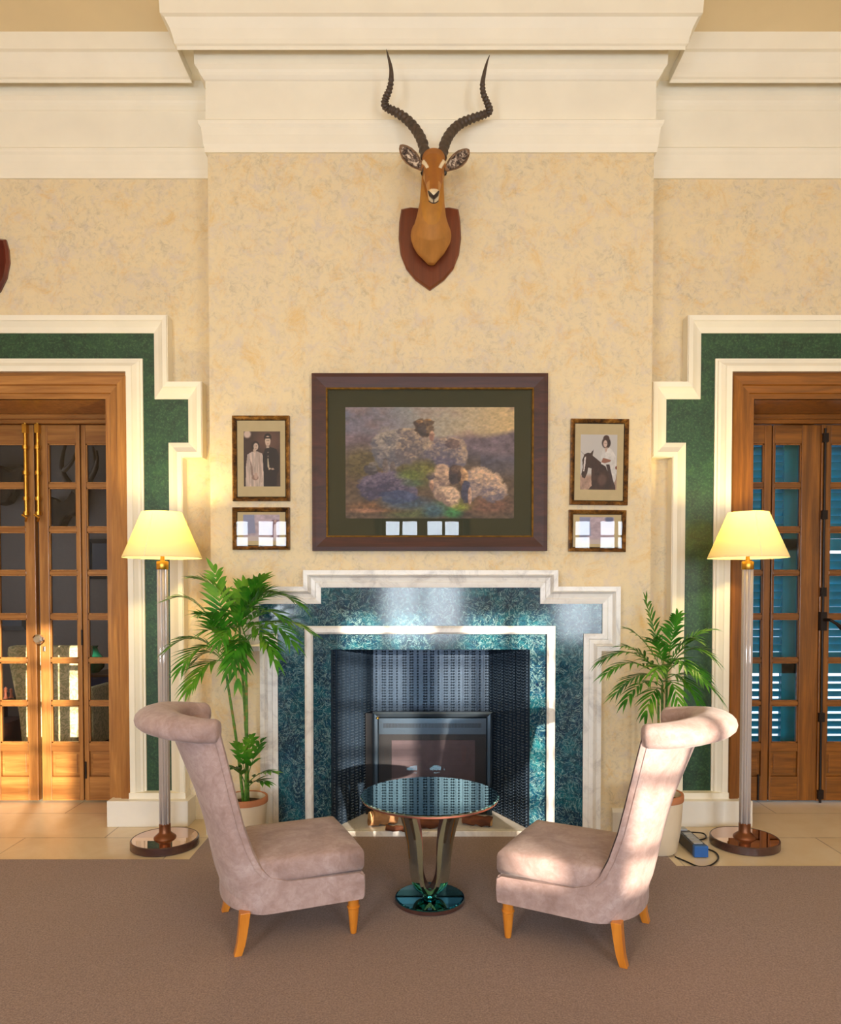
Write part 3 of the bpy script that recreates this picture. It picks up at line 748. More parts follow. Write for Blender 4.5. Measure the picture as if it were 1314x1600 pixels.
for r_ in (lp, l2): lamp_light(r_)

# ================================================================== pictures
def painted(name, x0, x1, y, z0, z1, fn, parent, nx=150):
    """a flat print: a fine grid whose vertices carry the printed colours fn(u, v) with v = 0 at the bottom"""
    ny = max(2, int(nx*(z1-z0)/(x1-x0)))
    U, V = np.meshgrid(np.linspace(0, 1, nx+1), np.linspace(0, 1, ny+1))
    rgb = np.clip(fn(U, V), 0, 1)
    lin = np.where(rgb <= .04045, rgb/12.92, ((rgb+.055)/1.055)**2.4)
    co = np.stack([x0+(x1-x0)*U, np.full_like(U, y), z0+(z1-z0)*V], -1).reshape(-1, 3)
    idx = np.arange((nx+1)*(ny+1)).reshape(ny+1, nx+1)
    f = np.stack([idx[:-1, :-1], idx[:-1, 1:], idx[1:, 1:], idx[1:, :-1]], -1).reshape(-1, 4)
    me = bpy.data.meshes.new(name); me.from_pydata(co.tolist(), [], f.tolist())
    ca = me.color_attributes.new('Col', 'FLOAT_COLOR', 'POINT')
    ca.data.foreach_set('color', np.concatenate([lin.reshape(-1, 3), np.ones((lin.size//3, 1))], 1).astype(np.float32).ravel())
    me.materials.append(M['print']); o = bpy.data.objects.new(name, me); COL.objects.link(o); o.parent = parent
    M0 = parent.matrix_basis.copy(); o.matrix_parent_inverse = M0.inverted(); return o
rng = np.random.default_rng(3)
def vnoise(U, V, s, seed=0, oct=4):
    out = np.zeros_like(U); amp = 1; tot = 0
    for k in range(oct):
        n = int(s*2**k)+2; g = np.random.default_rng(seed*17+k).random((n+2, n+2))
        x = U*n; y = V*n; xi = np.clip(x.astype(int), 0, n); yi = np.clip(y.astype(int), 0, n); fx = x-xi; fy = y-yi
        fx = fx*fx*(3-2*fx); fy = fy*fy*(3-2*fy)
        out += amp*((g[yi, xi]*(1-fx)+g[yi, xi+1]*fx)*(1-fy)+(g[yi+1, xi]*(1-fx)+g[yi+1, xi+1]*fx)*fy); tot += amp; amp *= .6
    return out/tot
def C(*c): return np.array(c)/255.
def lay(img, mask, col): return img*(1-mask[..., None])+col*mask[..., None]
def ell(U, V, cx, cy, rx, ry, soft=.12, rot=0, wob=None):
    c, s = math.cos(rot), math.sin(rot); x = (U-cx); y = (V-cy); X = (x*c+y*s)/rx; Y = (-x*s+y*c)/ry
    d = np.sqrt(X*X+Y*Y)+(wob if wob is not None else 0)
    return np.clip((1-d)/soft+.5, 0, 1)
def poly(U, V, pts, soft=0):
    ins = np.zeros(U.shape, bool); n = len(pts)
    for i in range(n):
        x1, y1 = pts[i]; x2, y2 = pts[(i+1) % n]
        c = ((y1 > V) != (y2 > V)) & (U < (x2-x1)*(V-y1)/((y2-y1) or 1e-9)+x1); ins ^= c
    return ins.astype(float)
def sheep_art(U, V):
    n1, n2, n3 = vnoise(U, V, 5, 1, 5), vnoise(U, V, 24, 2, 4), vnoise(U, V, 60, 3, 3)
    img = np.zeros(U.shape+(3,))
    sky = C(104,116,138)*(1-U[..., None])+C(198,164,112)*U[..., None]
    sky = lay(sky, np.clip((n1-.45)*4, 0, 1)*.7, C(150,118,106)); sky = lay(sky, np.clip((n2-.55)*3, 0, 1)*.4*(1-U), C(88,110,134))
    img[:] = sky
    hill = .80-.10*np.sin(U*3.0+.3)*U+.05*(n1-.5)
    img = lay(img, np.clip((hill-V)*18, 0, 1), C(104,88,94)*(.8+.4*n2[..., None]))
    h2 = .66-.10*(U-.6)*2+.06*(n1-.5); img = lay(img, np.clip((h2-V)*14, 0, 1)*(U > .55), C(78,72,82)*(.8+.4*n2[..., None]))
    g = np.clip((.62-V+.12*(n1-.5)-.1*(U > .8))*5, 0, 1)
    img = lay(img, g, C(84,66,50)*(.65+.7*n2[..., None]))
    img = lay(img, ell(U, V, .12, .80, .22, .2, .8)*.6, C(112,94,98)*(.8+.4*n2[..., None]))
    for cx, cy, rx, ry, c in ((.42,.40,.13,.12,(94,92,46)),(.40,.06,.16,.07,(86,94,52)),(.60,.10,.10,.07,(74,104,74)),(.1,.5,.12,.14,(86,74,38)),(.70,.13,.08,.05,(104,112,44)),(.20,.10,.2,.05,(112,74,44)),(.64,.05,.05,.05,(56,118,60)),(.85,.12,.15,.08,(110,72,56)),(.52,.07,.06,.06,(54,82,100)),(.36,.14,.14,.06,(50,74,98))):
        img = lay(img, ell(U, V, cx, cy, rx, ry, .8)*.75, C(*c)*(.75+.5*n3[..., None]))
    n4 = vnoise(U*.8+.1*n2, V*.8+.1*n1, 34, 21, 3)
    w = (n4-.5)*.5+(n3-.5)*.2
    def wool(cx, cy, rx, ry, hi, lo, rot=0, k=1.0, s=.22):
        nonlocal img
        m = ell(U, V, cx, cy, rx, ry, s, rot, w)*k
        t = np.clip(.42+(U-cx)/rx*.28+(V-cy)/ry*.42+(n4-.5)*1.5+(n3-.5)*.7, 0, 1)[..., None]
        img = lay(img, m, C(*lo)*(1-t)+C(*hi)*t)
    # ewe standing at the left, the crowned ewe behind, the resting one on the right
    for q in ((.20,.66,.05,.10), (.235,.62,.075,.19), (.26,.54,.06,.14), (.29,.72,.07,.08), (.31,.60,.05,.12)): wool(*q, (164,146,128), (92,88,94))
    for q in ((.235,.46,.018,.07), (.28,.45,.016,.06)): wool(*q, (120,104,96), (70,62,62))
    for q in ((.37,.62,.075,.13), (.40,.70,.08,.11), (.45,.66,.07,.12), (.36,.77,.05,.05)): wool(*q, (176,148,118), (98,88,90))
    for q in ((.47,.80,.055,.065), (.45,.86,.045,.035), (.49,.86,.035,.03)): wool(*q, (120,94,70), (66,52,46))
    wool(.455, .79, .028, .045, (78,66,62), (56,48,48)); wool(.512, .745, .016, .045, (196,150,120), (130,92,80)); wool(.44, .87, .02, .015, (176,132,84), (110,78,52)); wool(.49, .885, .02, .012, (176,132,84), (110,78,52))
    for q in ((.52,.60,.05,.08), (.58,.58,.09,.11), (.64,.62,.08,.12), (.68,.57,.045,.11), (.60,.68,.07,.05)): wool(*q, (180,148,118), (96,88,98))
    wool(.635, .67, .045, .045, (116,88,80), (82,66,68), k=.8); wool(.57, .50, .09, .05, (110,98,112), (70,66,86), k=.7)
    # dark sheep lying at the lower left
    for q in ((.16,.28,.09,.12), (.24,.31,.12,.12), (.32,.28,.09,.11), (.38,.22,.05,.07)): wool(*q, (114,98,112), (56,52,74))
    wool(.31, .19, .11, .06, (66,82,112), (42,58,92), k=.7); wool(.15, .44, .04, .05, (96,90,88), (56,52,56)); wool(.165, .49, .03, .02, (128,116,104), (80,70,66))
    # the lit pair and the large fleece at the right
    for q in ((.57,.42,.05,.07), (.54,.33,.045,.11), (.585,.36,.04,.08)): wool(*q, (206,166,130), (120,98,92))
    wool(.505, .39, .026, .045, (120,98,92), (64,56,60)); wool(.50, .43, .018, .018, (196,168,140), (120,98,86)); wool(.512, .30, .012, .05, (206,160,124), (140,102,84))
    for q in ((.79,.36,.09,.11), (.84,.30,.10,.12), (.89,.24,.07,.09), (.76,.28,.05,.12)): wool(*q, (206,166,130), (104,92,100), -.2)
    wool(.645, .39, .035, .085, (74,58,56), (48,40,44)); wool(.665, .44, .04, .035, (150,116,92), (78,58,50)); wool(.70, .37, .030, .085, (216,168,118), (120,84,62)); wool(.675, .38, .012, .05, (90,66,54), (50,38,36))
    wool(.715, .24, .030, .10, (72,70,90), (48,48,64)); wool(.738, .20, .012, .08, (210,170,140), (140,104,90))
    for q in ((.58,.22,.06,.07), (.625,.20,.055,.09), (.64,.13,.03,.04)): wool(*q, (222,184,146), (136,110,98))
    for cx, cy, rx, ry, c in ((.46,.44,.05,.06,(100,98,44)), (.38,.39,.07,.04,(88,104,40)), (.40,.32,.06,.03,(64,86,56)), (.68,.10,.05,.03,(116,124,40)), (.12,.07,.10,.02,(150,104,80)), (.50,.46,.03,.06,(96,88,34))):
        img = lay(img, ell(U, V, cx, cy, rx, ry, .9, 0, w)*.7, C(*c)*(.7+.6*n3[..., None]))
    img *= (.90+.30*(n3-.5)+.16*(n2-.5)+.05)[..., None]
    return np.clip(img*1.16, 0, 1)
def couple(U, V):
    n = vnoise(U, V, 10, 5, 4)
    img = np.ones(U.shape+(3,))*C(62,42,36)*(.8+.4*n[..., None])
    img = lay(img, ell(U, V, .68, .84, .36, .2, .9)*.6, C(128,88,72)); img = lay(img, ell(U, V, .1, .95, .1, .07, .5), C(220,190,170))
    dress = poly(U, V, [(.05,0),(.06,.35),(.10,.58),(.22,.63),(.36,.64),(.50,.60),(.55,.50),(.54,0)])
    img = lay(img, dress, C(206,180,162)*(.78+.4*vnoise(U*1, V*.2, 30, 8, 2)[..., None]))
    img = lay(img, poly(U, V, [(.17,.50),(.20,.22),(.28,.12),(.24,.35)]), C(150,122,108))
    img = lay(img, ell(U, V, .32, .74, .11, .085, .2), C(40,26,24)); img = lay(img, ell(U, V, .335, .725, .066, .066, .25), C(214,184,160)); img = lay(img, ell(U, V, .30, .655, .04, .04, .3), C(206,176,152))
    img = lay(img, ell(U, V, .31, .16, .09, .045, .3), C(150,116,100)); img = lay(img, ell(U, V, .33, .19, .05, .06, .3), C(196,160,140))
    img = lay(img, poly(U, V, [(.54,0),(.54,.22),(.52,.55),(.58,.68),(.72,.72),(.90,.68),(.97,.55),(.96,.28),(.90,.20),(.90,0)]), C(28,20,24))
    img = lay(img, poly(U, V, [(.66,.30),(.70,.30),(.80,.34),(.84,.31),(.78,.30),(.70,.33)]), C(180,150,130))
    for k in range(4): img = lay(img, ell(U, V, .665, .62-.07*k, .012, .012, .4), C(170,150,130))
    img = lay(img, poly(U, V, [(.655,.52),(.67,.52),(.70,.34),(.76,.33),(.69,.31),(.65,.36)]), C(200,180,150))
    img = lay(img, ell(U, V, .66, .89, .10, .075, .2), C(34,24,24)); img = lay(img, ell(U, V, .66, .825, .075, .095, .2), C(216,184,158)); img = lay(img, poly(U, V, [(.57,.87),(.75,.87),(.75,.90),(.57,.90)]), C(36,24,24))
    img = lay(img, poly(U, V, [(.62,.70),(.70,.70),(.68,.76),(.63,.76)]), C(190,160,140))
    for x_, y_ in ((.313,.735),(.352,.737),(.64,.835),(.685,.835)): img = lay(img, ell(U, V, x_, y_, .012, .008, .5)*.9, C(50,32,30))
    for x_, y_ in ((.335,.695),(.662,.775)): img = lay(img, ell(U, V, x_, y_, .02, .006, .5)*.8, C(130,80,72))
    img = lay(img, poly(U, V, [(.36,.62),(.42,.63),(.52,.10),(.46,.05)])*.5, C(168,140,124))
    return img
def rider(U, V):
    n = vnoise(U, V, 12, 6, 4)
    img = np.ones(U.shape+(3,))*C(206,196,186); img = lay(img, np.clip((.30-V)*14, 0, 1), C(176,140,120)*(.75+.5*n[..., None]))
    horse = poly(U, V, [(.0,.70),(.10,.64),(.20,.67),(.27,.66),(.36,.73),(.33,.62),(.50,.53),(.68,.44),(.80,.26),(.96,.08),(.97,.0),(.22,.0),(.32,.07),(.30,.24),(.31,.38),(.22,.40),(.19,.30),(.13,.20),(.06,.22),(.03,.28),(.07,.40),(.05,.54),(.10,.63)])
    img = lay(img, horse, C(58,34,28)*(.7+.6*n[..., None])); img = lay(img, poly(U, V, [(.11,.58),(.15,.60),(.14,.48),(.11,.33),(.08,.33),(.09,.46)]), C(222,206,196))
    img = lay(img, ell(U, V, .60, .18, .12, .10, .5)*.6, C(116,86,74))
    img = lay(img, poly(U, V, [(.57,.47),(.56,.62),(.62,.74),(.74,.77),(.86,.73),(.97,.60),(.98,.20),(.90,.08),(.82,.20),(.76,.40)]), C(226,216,206)*(.86+.25*n[..., None]))
    img = lay(img, poly(U, V, [(.70,.46),(.80,.46),(.90,.18),(.97,.04),(.90,.02),(.80,.22)]), C(60,40,40))
    img = lay(img, poly(U, V, [(.57,.50),(.62,.58),(.84,.54),(.82,.51),(.66,.48)]), C(150,96,76)); img = lay(img, ell(U, V, .985, .40, .03, .03, .3), C(120,50,40))
    img = lay(img, ell(U, V, .70, .85, .12, .10, .2), C(48,28,26)); img = lay(img, ell(U, V, .70, .93, .085, .06, .2), C(70,44,40)); img = lay(img, ell(U, V, .675, .835, .055, .065, .2), C(212,180,162)); img = lay(img, poly(U, V, [(.66,.76),(.74,.77),(.72,.70),(.68,.68)]), C(196,160,140))
    for x_, y_ in ((.66,.845),(.695,.843)): img = lay(img, ell(U, V, x_, y_, .012, .007, .5)*.9, C(60,38,36))
    img = lay(img, ell(U, V, .215, .60, .012, .010, .5), C(20,12,12))
    return img
def streetscene(seed, fig):
    def f(U, V):
        n = vnoise(U, V, 6, seed, 4)
        img = np.ones(U.shape+(3,))*C(188,166,172)*(.8+.4*n[..., None])
        img = lay(img, poly(U, V, [(.0,.25),(.0,1),(.3,1),(.34,.3)]), C(150,150,176)); img = lay(img, np.clip((.22-V)*12, 0, 1), C(206,186,176))
        if fig:
            img = lay(img, poly(U, V, [(.76,.1),(.78,.8),(.98,.8),(.98,.1)])*.7, C(120,82,96))
            img = lay(img, ell(U, V, .88, .75, .035, .06, .3), C(196,160,150)); img = lay(img, poly(U, V, [(.83,.1),(.84,.62),(.93,.66),(.94,.1)]), C(226,206,210))
        else: img = lay(img, ell(U, V, .86, .92, .12, .12, .4), C(110,112,140)); img = lay(img, poly(U, V, [(.1,.1),(.12,.7),(.2,.75),(.22,.1)]), C(150,150,170))
        return img
    return f
def picture(name, px, inner, art, fn, label, cat, frame_mats, mount, fw, group=None, y=YB, nx=110, grow=0.0, depth=.026, tilt=0.0):
    x0, x1 = PX(px[0], y-.01, px[3]), PX(px[2], y-.01, px[3]); z1, z0 = PZ(px[1], y-.01), PZ(px[3], y-.01)
    root = thing(name, ((x0+x1)/2, y, z0), label=label, cat=cat, group=group)
    pth = [(x1, z0), (x1, z1), (x0, z1), (x0, z0)]
    kid(MB().mould(pth, [(0, 0), (0, depth), (fw*.25, depth+.003), (fw*.62, depth-.006), (fw*.9, depth-.012), (fw*.9, 0)], y, closed=True), 'frame', frame_mats[0], root)
    kid(MB().mould(pth, [(fw*.89, 0), (fw*.89, depth-.010), (fw*.95, depth-.008), (fw, depth-.012), (fw, 0)], y, closed=True), 'gilt_slip', frame_mats[1], root)
    kid(MB().box(x0+.01, x1-.01, y-.008, y-.001, z0+.01, z1-.01), 'mount_board', mount, root)
    ax0, ax1 = PX(art[0], y-.01, art[3]), PX(art[2], y-.01, art[3]); az1, az0 = PZ(art[1], y-.01), PZ(art[3], y-.01)
    painted('print', ax0, ax1, y-.0085, az0, az1, fn, root, nx)
    g = kid(MB().box(x0+fw*.8, x1-fw*.8, y-.0125, y-.0110, z0+fw*.8, z1-fw*.8), 'picture_glass', M['picglass'], root)
    if tilt: root.rotation_euler = (0, tilt, 0)
    return root
picture('framed_painting', (489,585,854,861), None, (540,636,803,810), sheep_art, 'large framed picture of sheep on a hillside with wide green mount, above the fireplace', 'picture', (M['mahog'], M['gold']), M['greenmount'], .088, nx=300, depth=.036)
gp = 'small framed photographs beside the painting'
picture('framed_photograph', (364,650,453,783), None, (381,674,438,760), couple, 'tall framed photograph of a couple, woman in pale dress and man in dark uniform', 'picture', (M['frame2'], M['framedark']), M['mount'], .026, gp, nx=110, depth=.02)
picture('framed_photograph', (364,793,453,859), None, (380,804,437,845), streetscene(11, True), 'small wide framed photograph left of the painting, under the couple', 'picture', (M['frame2'], M['framedark']), M['mount'], .026, gp, nx=80, depth=.02)
picture('framed_photograph', (890,655,980,789), None, (906,679,963,765), rider, 'tall framed photograph of a rider in white shirt on a dark horse', 'picture', (M['frame2'], M['framedark']), M['mount'], .026, gp, nx=110, depth=.02, tilt=R(.6))
picture('framed_photograph', (888,797,977,862), None, (905,808,959,850), streetscene(12, False), 'small wide framed photograph right of the painting, under the horse rider', 'picture', (M['frame2'], M['framedark']), M['mount'], .026, gp, nx=80, depth=.02, tilt=R(.5))

# ================================================================== trophies
def shield_mesh(cx, y, pxh, top, bot, mat, root, name='shield', ysc=YB):
    # outline from the photograph's shield (pixels from its centre line)
    o = [(0, top+2), (30, top-1), (44, top+2), (47, top+22), (48, top+48), (45, top+72), (36, top+95), (22, top+112), (0, bot)]
    pts = [(cx+x*pxh, PZ(py, y)) for x, py in o]; pts += [(cx-x*pxh, PZ(py, y)) for x, py in reversed(o[1:-1])]
    cz = sum(p[1] for p in pts)/len(pts); m = MB(); rr = []
    for k, dy in ((1.0, 0), (1.0, .014), (.955, .024), (.93, .024)): rr.append([(cx+(x-cx)*k, y-dy, cz+(z-cz)*k) for x, z in pts])
    m.rings(rr); return kid(m, name, mat, root, smooth=True)
def ell_rings(spec, n=28):
    rr = []
    for i, (c, rx, rz, d, pw) in enumerate(spec):
        c = Vector(c); d = Vector(d).normalized(); ax = Vector((1, 0, 0)); up = d.cross(ax).normalized()
        if up.z < 0 and abs(up.z) > .2: up = -up
        ring = []
        for j in range(n):
            t = 2*math.pi*j/n; cc, ss = math.cos(t), math.sin(t)
            ring.append(c+ax*rx*math.copysign(abs(cc)**pw, cc)+up*rz*math.copysign(abs(ss)**pw, ss))
        rr.append(ring)
    return rr
def fur_mesh(builders, name, root, colfn, voxel=.0045):
    m = MB()
    for b in builders: m.rings(b)
    bmesh.ops.recalc_face_normals(m.bm, faces=m.bm.faces[:])
    me = bpy.data.meshes.new('tmp'); m.bm.to_mesh(me); m.bm.free(); o = bpy.data.objects.new('tmp', me); COL.objects.link(o)
    r = o.modifiers.new('r', 'REMESH'); r.mode = 'VOXEL'; r.voxel_size = voxel; s_ = o.modifiers.new('s', 'SMOOTH'); s_.iterations = 6; s_.factor = .5
    dg = bpy.context.evaluated_depsgraph_get(); me2 = bpy.data.meshes.new_from_object(o.evaluated_get(dg)); bpy.data.objects.remove(o)
    n = len(me2.vertices); co = np.empty(n*3); me2.vertices.foreach_get('co', co); co = co.reshape(-1, 3)
    col = np.clip(colfn(co), 0, 1); lin = np.where(col <= .04045, col/12.92, ((col+.055)/1.055)**2.4)
    ca = me2.color_attributes.new('Col', 'FLOAT_COLOR', 'POINT'); ca.data.foreach_set('color', np.concatenate([lin, np.ones((n, 1))], 1).astype(np.float32).ravel())
    me2.materials.clear(); me2.materials.append(M['fur'])
    for p in me2.polygons: p.use_smooth = True
    me2.name = name; ob = bpy.data.objects.new(name, me2); COL.objects.link(ob); ob.parent = root; ob.matrix_parent_inverse = root.matrix_basis.inverted(); return ob
def Q(px, py, Y): return P(px, py, Y)
imp = thing('mounted_impala_head', (PX(671, YB, 400), YB, PZ(390, YB)), label='mounted impala head with long ringed horns on a wooden shield', cat='trophy')
CXI = PX(671.5, YB, 390)
shield_mesh(CXI, YB, YB/FPX, 327, 455, M['shield'], imp)
cxh = 677
neck = [(Q(673,370,4.095), .108, .125, (0,-1,.15), .95), (Q(673.5,368,4.05), .114, .130, (0,-1,.3), .95), (Q(674,356,4.00), .098, .118, (0,-.9,.6), 1), (Q(674,338,3.965), .080, .098, (0,-.7,.85), 1), (Q(675,318,3.94), .068, .086, (0,-.4,1), 1), (Q(675.5,296,3.91), .062, .078, (0,-.2,1), 1), (Q(676,275,3.88), .058, .070, (0,-.15,1), 1), (Q(676.5,262,3.86), .056, .066, (0,-.3,1), 1), (Q(677,254,3.84), .045, .05, (0,-.6,1), 1)]
brisket = [(Q(673,384,4.03), .100, .07, (0,.1,-1), 1), (Q(673,396,4.045), .076, .055, (0,.1,-1), 1), (Q(673.5,406,4.06), .042, .04, (0,.1,-1), 1), (Q(674,413,4.07), .02, .025, (0,.1,-1), 1)]
head = [(Q(677.5,247,3.885), .034, .030, (0,-.7,-.5), 1), (Q(677.5,250,3.85), .062, .055, (0,-.8,-.6), .9), (Q(677.5,262,3.80), .064, .064, (0,-.8,-.7), .85), (Q(677.5,272,3.765), .056, .058, (0,-.75,-.8), .85), (Q(677.5,284,3.725), .042, .048, (0,-.7,-.8), .9), (Q(677.5,294,3.69), .034, .040, (0,-.7,-.8), .95), (Q(677.5,302,3.665), .031, .035, (0,-.8,-.7), .95), (Q(677.5,308,3.650), .028, .028, (0,-.9,-.6), 1), (Q(677.5,311,3.643), .015, .016, (0,-1,-.5), 1)]
hx = Q(677.5, 280, 3.75).x
zz = lambda py, Y=3.72: PZ(py, Y)
def impcol(co):
    x = np.abs(co[:, 0]-hx); y = co[:, 1]; z = co[:, 2]
    base = np.ones((len(co), 3))*C(184,126,48)
    nz = vnoise((co[:, 0]*3) % 1, (co[:, 2]*2) % 1, 12, 9, 4)[:, None]
    front = (y < 3.86)
    base = np.where(front[:, None], C(160,98,28), base)
    base = np.where(((z < PZ(330, 4.0)) & (y > 3.9))[:, None], C(176,120,56), base)
    # darker bridge of the nose
    t = np.clip(1-x/.022, 0, 1)*np.clip((3.82-y)/.04, 0, 1)*(y < 3.80); base = base*(1-.35*t[:, None])+C(120,66,30)*.35*t[:, None]
    def put(mask, c, k=1.0):
        nonlocal base; base = base*(1-k*mask[:, None])+C(*c)*k*mask[:, None]
    muz = (y < 3.695) & (z < zz(300, 3.67)); put(muz.astype(float), (226,206,170), .9)
    chin = (z < zz(306, 3.67)) & (y < 3.78); put(chin.astype(float), (232,214,180), .9)
    lip = (x > .022) & (y < 3.74) & (z < zz(288, 3.7)); put(lip.astype(float), (206,160,104), .6)
    brow = (np.abs(x-.047+(zz(262, 3.79)-z)*.35) < .007) & (z > zz(274, 3.78)) & (z < zz(255, 3.80)) & (y < 3.84); put(brow.astype(float), (236,220,190))
    eye = (x > .050) & (np.abs(z-zz(270, 3.78)) < .014) & (y < 3.85) & (y > 3.75); put(eye.astype(float), (44,28,20))
    pale = (x > .046) & (z < zz(276, 3.76)) & (z > zz(285, 3.76)) & (y < 3.82); put(pale.astype(float), (214,176,120), .7)
    return base*(.92+.16*nz)
body = fur_mesh([ell_rings(neck), ell_rings(brisket), ell_rings(head)], 'head_and_neck', imp, impcol)
def dark(name, c, rough): return plain(name, srgb(*c), rough)
M['nose'] = dark('dark_nose', (44, 34, 34), .35); M['horn'] = plain('grey_brown_horn', srgb(74,60,50), .5, nscale=60, namt=.25); M['eye'] = plain('glass_eye', srgb(24,14,10), .05)
# nose and mouth line
def pts(lst): return [Q(a, b, y) for a, b, y in lst]
kid(MB().tube(pts([(669.5,299,3.648), (672.5,304.5,3.633), (677.5,309,3.624), (682.5,304.5,3.633), (685.5,299,3.648)]), [.004, .009, .0105, .009, .004], 10).tube(pts([(677.5,308,3.628), (677.5,317,3.634)]), .0028, 6)
    .tube(pts([(670,314,3.650), (674,317,3.637), (677.5,317.5,3.634), (681,317,3.637), (685,314,3.650)]), .0024, 6), 'nose', M['nose'], imp, smooth=True)
kid(MB().lathe([(.001,-.012),(.008,-.009),(.012,0),(.008,.009),(.001,.012)], Q(660.5, 270.5, 3.80), 14), 'eye', M['eye'], imp, smooth=True)
kid(MB().lathe([(.001,-.012),(.008,-.009),(.012,0),(.008,.009),(.001,.012)], Q(695.0, 270.5, 3.80), 14), 'eye', M['eye'], imp, smooth=True)
# ears: leaf-shaped cups
def ear(p0, p1, wid, name='ear'):
    p0, p1 = Q(*p0), Q(*p1); d = p1-p0; L = d.length; u = d/L; side = Vector((0, -1, 0)).cross(u).normalized(); fwd = Vector((0, -1, 0))
    prof = [(0, .32), (.12, .52), (.3, .84), (.5, 1.0), (.7, .94), (.85, .70), (.95, .40), (1.0, .08)]
    m = MB(); outer, inn = [], []
    for t, w_ in prof:
        c = p0+u*L*t; ww = wid*w_
        outer.append([c+side*ww*math.sin(a)+fwd*(-.032*w_*math.cos(a)+.012) for a in [-1.35+2.7*j/8 for j in range(9)]]+[c+side*ww*.93*math.sin(a)+fwd*(-.026*w_*math.cos(a)+.014) for a in [1.35-2.7*j/8 for j in range(9)]])
    m.rings(outer); o = kid(m, name, M['earback'], imp, smooth=True)
    m = MB(); rr = []
    for t, w_ in prof[1:-1]:
        c = p0+u*L*(t*.97); ww = wid*w_*.72
        rr.append([c+side*ww*math.sin(a)+fwd*(-.021*w_*math.cos(a)+.0135) for a in [-1.2+2.4*j/8 for j in range(9)]])
    m.rings(rr, closed_u=False, cap=False); kid(m, 'inner_ear', M['earin'], imp, smooth=True)
M['earback'] = plain('brown_ear_fur', srgb(150,116,86), .8, nscale=50, namt=.45)
def earin():
    t = NT('inner_ear_fur'); f = t.noise(t.coord((1, 1, 1)), 42, 5, .7, 1.0); t.set(Base_Color=t.ramp(f, [(.40, srgb(52,40,36)), (.52, srgb(120,98,82)), (.60, srgb(222,202,178))]), Roughness=.9); return t.m
M['earin'] = earin()
ear((660,266,3.87), (625,229,3.85), .042); ear((696,267,3.87), (733,236,3.85), .042)
def horn(path, name='horn'):
    base = [Q(*p[:3]) for p in path]; rad = [p[3] for p in path]
    # resample with a Catmull-Rom curve
    out, rr = [], []
    n = len(base)
    for i in range(n-1):
        p0, p1, p2, p3 = base[max(i-1, 0)], base[i], base[i+1], base[min(i+2, n-1)]
        for k in range(14):
            t = k/14; out.append(.5*((2*p1)+(-p0+p2)*t+(2*p0-5*p1+4*p2-p3)*t*t+(-p0+3*p1-3*p2+p3)*t**3)); rr.append(rad[i]*(1-t)+rad[i+1]*t)
    out.append(base[-1]); rr.append(rad[-1]); N = len(out)
    rr = [r*(1+(.15*math.sin(i*1.15) if i < N*.76 else 0)*(1 if i > 6 else .3)) for i, r in enumerate(rr)]
    kid(MB().tube(out, rr, 14), name, M['horn'], imp, smooth=True, autosmooth=False)
horn([(665,246,3.86,.0265), (660,222,3.90,.026), (650,203,3.95,.025), (636,187,3.99,.0235), (620,176,4.01,.022), (606,169,4.0,.020), (601,163,3.98,.0195), (603,153,3.96,.0185), (608,141,3.93,.0165), (611,126,3.91,.014), (611,108,3.90,.0105), (607,90,3.90,.0065), (603.5,77,3.91,.0012)])
horn([(690,247,3.86,.0265), (695,225,3.90,.026), (704,208,3.95,.025), (717,195,3.99,.0235), (733,187,4.01,.022), (750,181,4.01,.020), (762,176,4.0,.0195), (764.5,170,3.98,.0185), (760,158,3.95,.0165), (755,145,3.92,.015), (754,130,3.91,.013), (757,113,3.90,.0095), (761,97,3.90,.0055), (765,86,3.91,.0012)])
# second trophy at the left end of the view
ix = PX(-33, YS, 400)
tr2 = thing('mounted_trophy', (ix, YS, PZ(400, YS)), label='red brown wooden trophy shield high on the wall at the left edge', cat='trophy')
sm = MB(); zt_, zb_ = PZ(376, YS), PZ(492, YS); k_ = YS/FPX
o_ = [(0, 378), (30, 374), (44, 376), (48, 392), (49, 412), (44, 436), (34, 456), (18, 472), (0, 480)]
pp = [(ix+x*k_, PZ(py, YS)) for x, py in o_]; pp += [(ix-x*k_, PZ(py, YS)) for x, py in reversed(o_[1:-1])]
cz = sum(p[1] for p in pp)/len(pp); rr = []
for k, dy in ((1, 0), (1, .014), (.93, .028), (.88, .026)): rr.append([(ix+(x-ix)*k, YS-dy, cz+(z-cz)*k) for x, z in pp])
kid(sm.rings(rr), 'shield', M['shield2'], tr2, smooth=True)
c0 = P(-33, 415, YS-.03)
sp = [((c0.x, YS-.02, c0.z), .10, .12, (0,-1,.2), 1), ((c0.x, YS-.10, c0.z+.03), .09, .10, (0,-1,.5), 1), ((c0.x, YS-.17, c0.z+.12), .055, .06, (0,-.5,1), 1), ((c0.x, YS-.19, c0.z+.2), .045, .05, (0,-.3,1), 1), ((c0.x, YS-.24, c0.z+.23), .03, .03, (0,-1,0), 1)]
h2 = [((c0.x, YS-.16, c0.z+.25), .03, .03, (0,-1,-.5), 1), ((c0.x, YS-.22, c0.z+.235), .045, .045, (0,-1,-.6), 1), ((c0.x, YS-.30, c0.z+.18), .03, .03, (0,-1,-.7), 1), ((c0.x, YS-.36, c0.z+.14), .018, .018, (0,-1,-.6), 1)]
fur_mesh([ell_rings(sp), ell_rings(h2)], 'head_and_neck', tr2, lambda co: np.ones((len(co), 3))*C(150,104,66), .008)

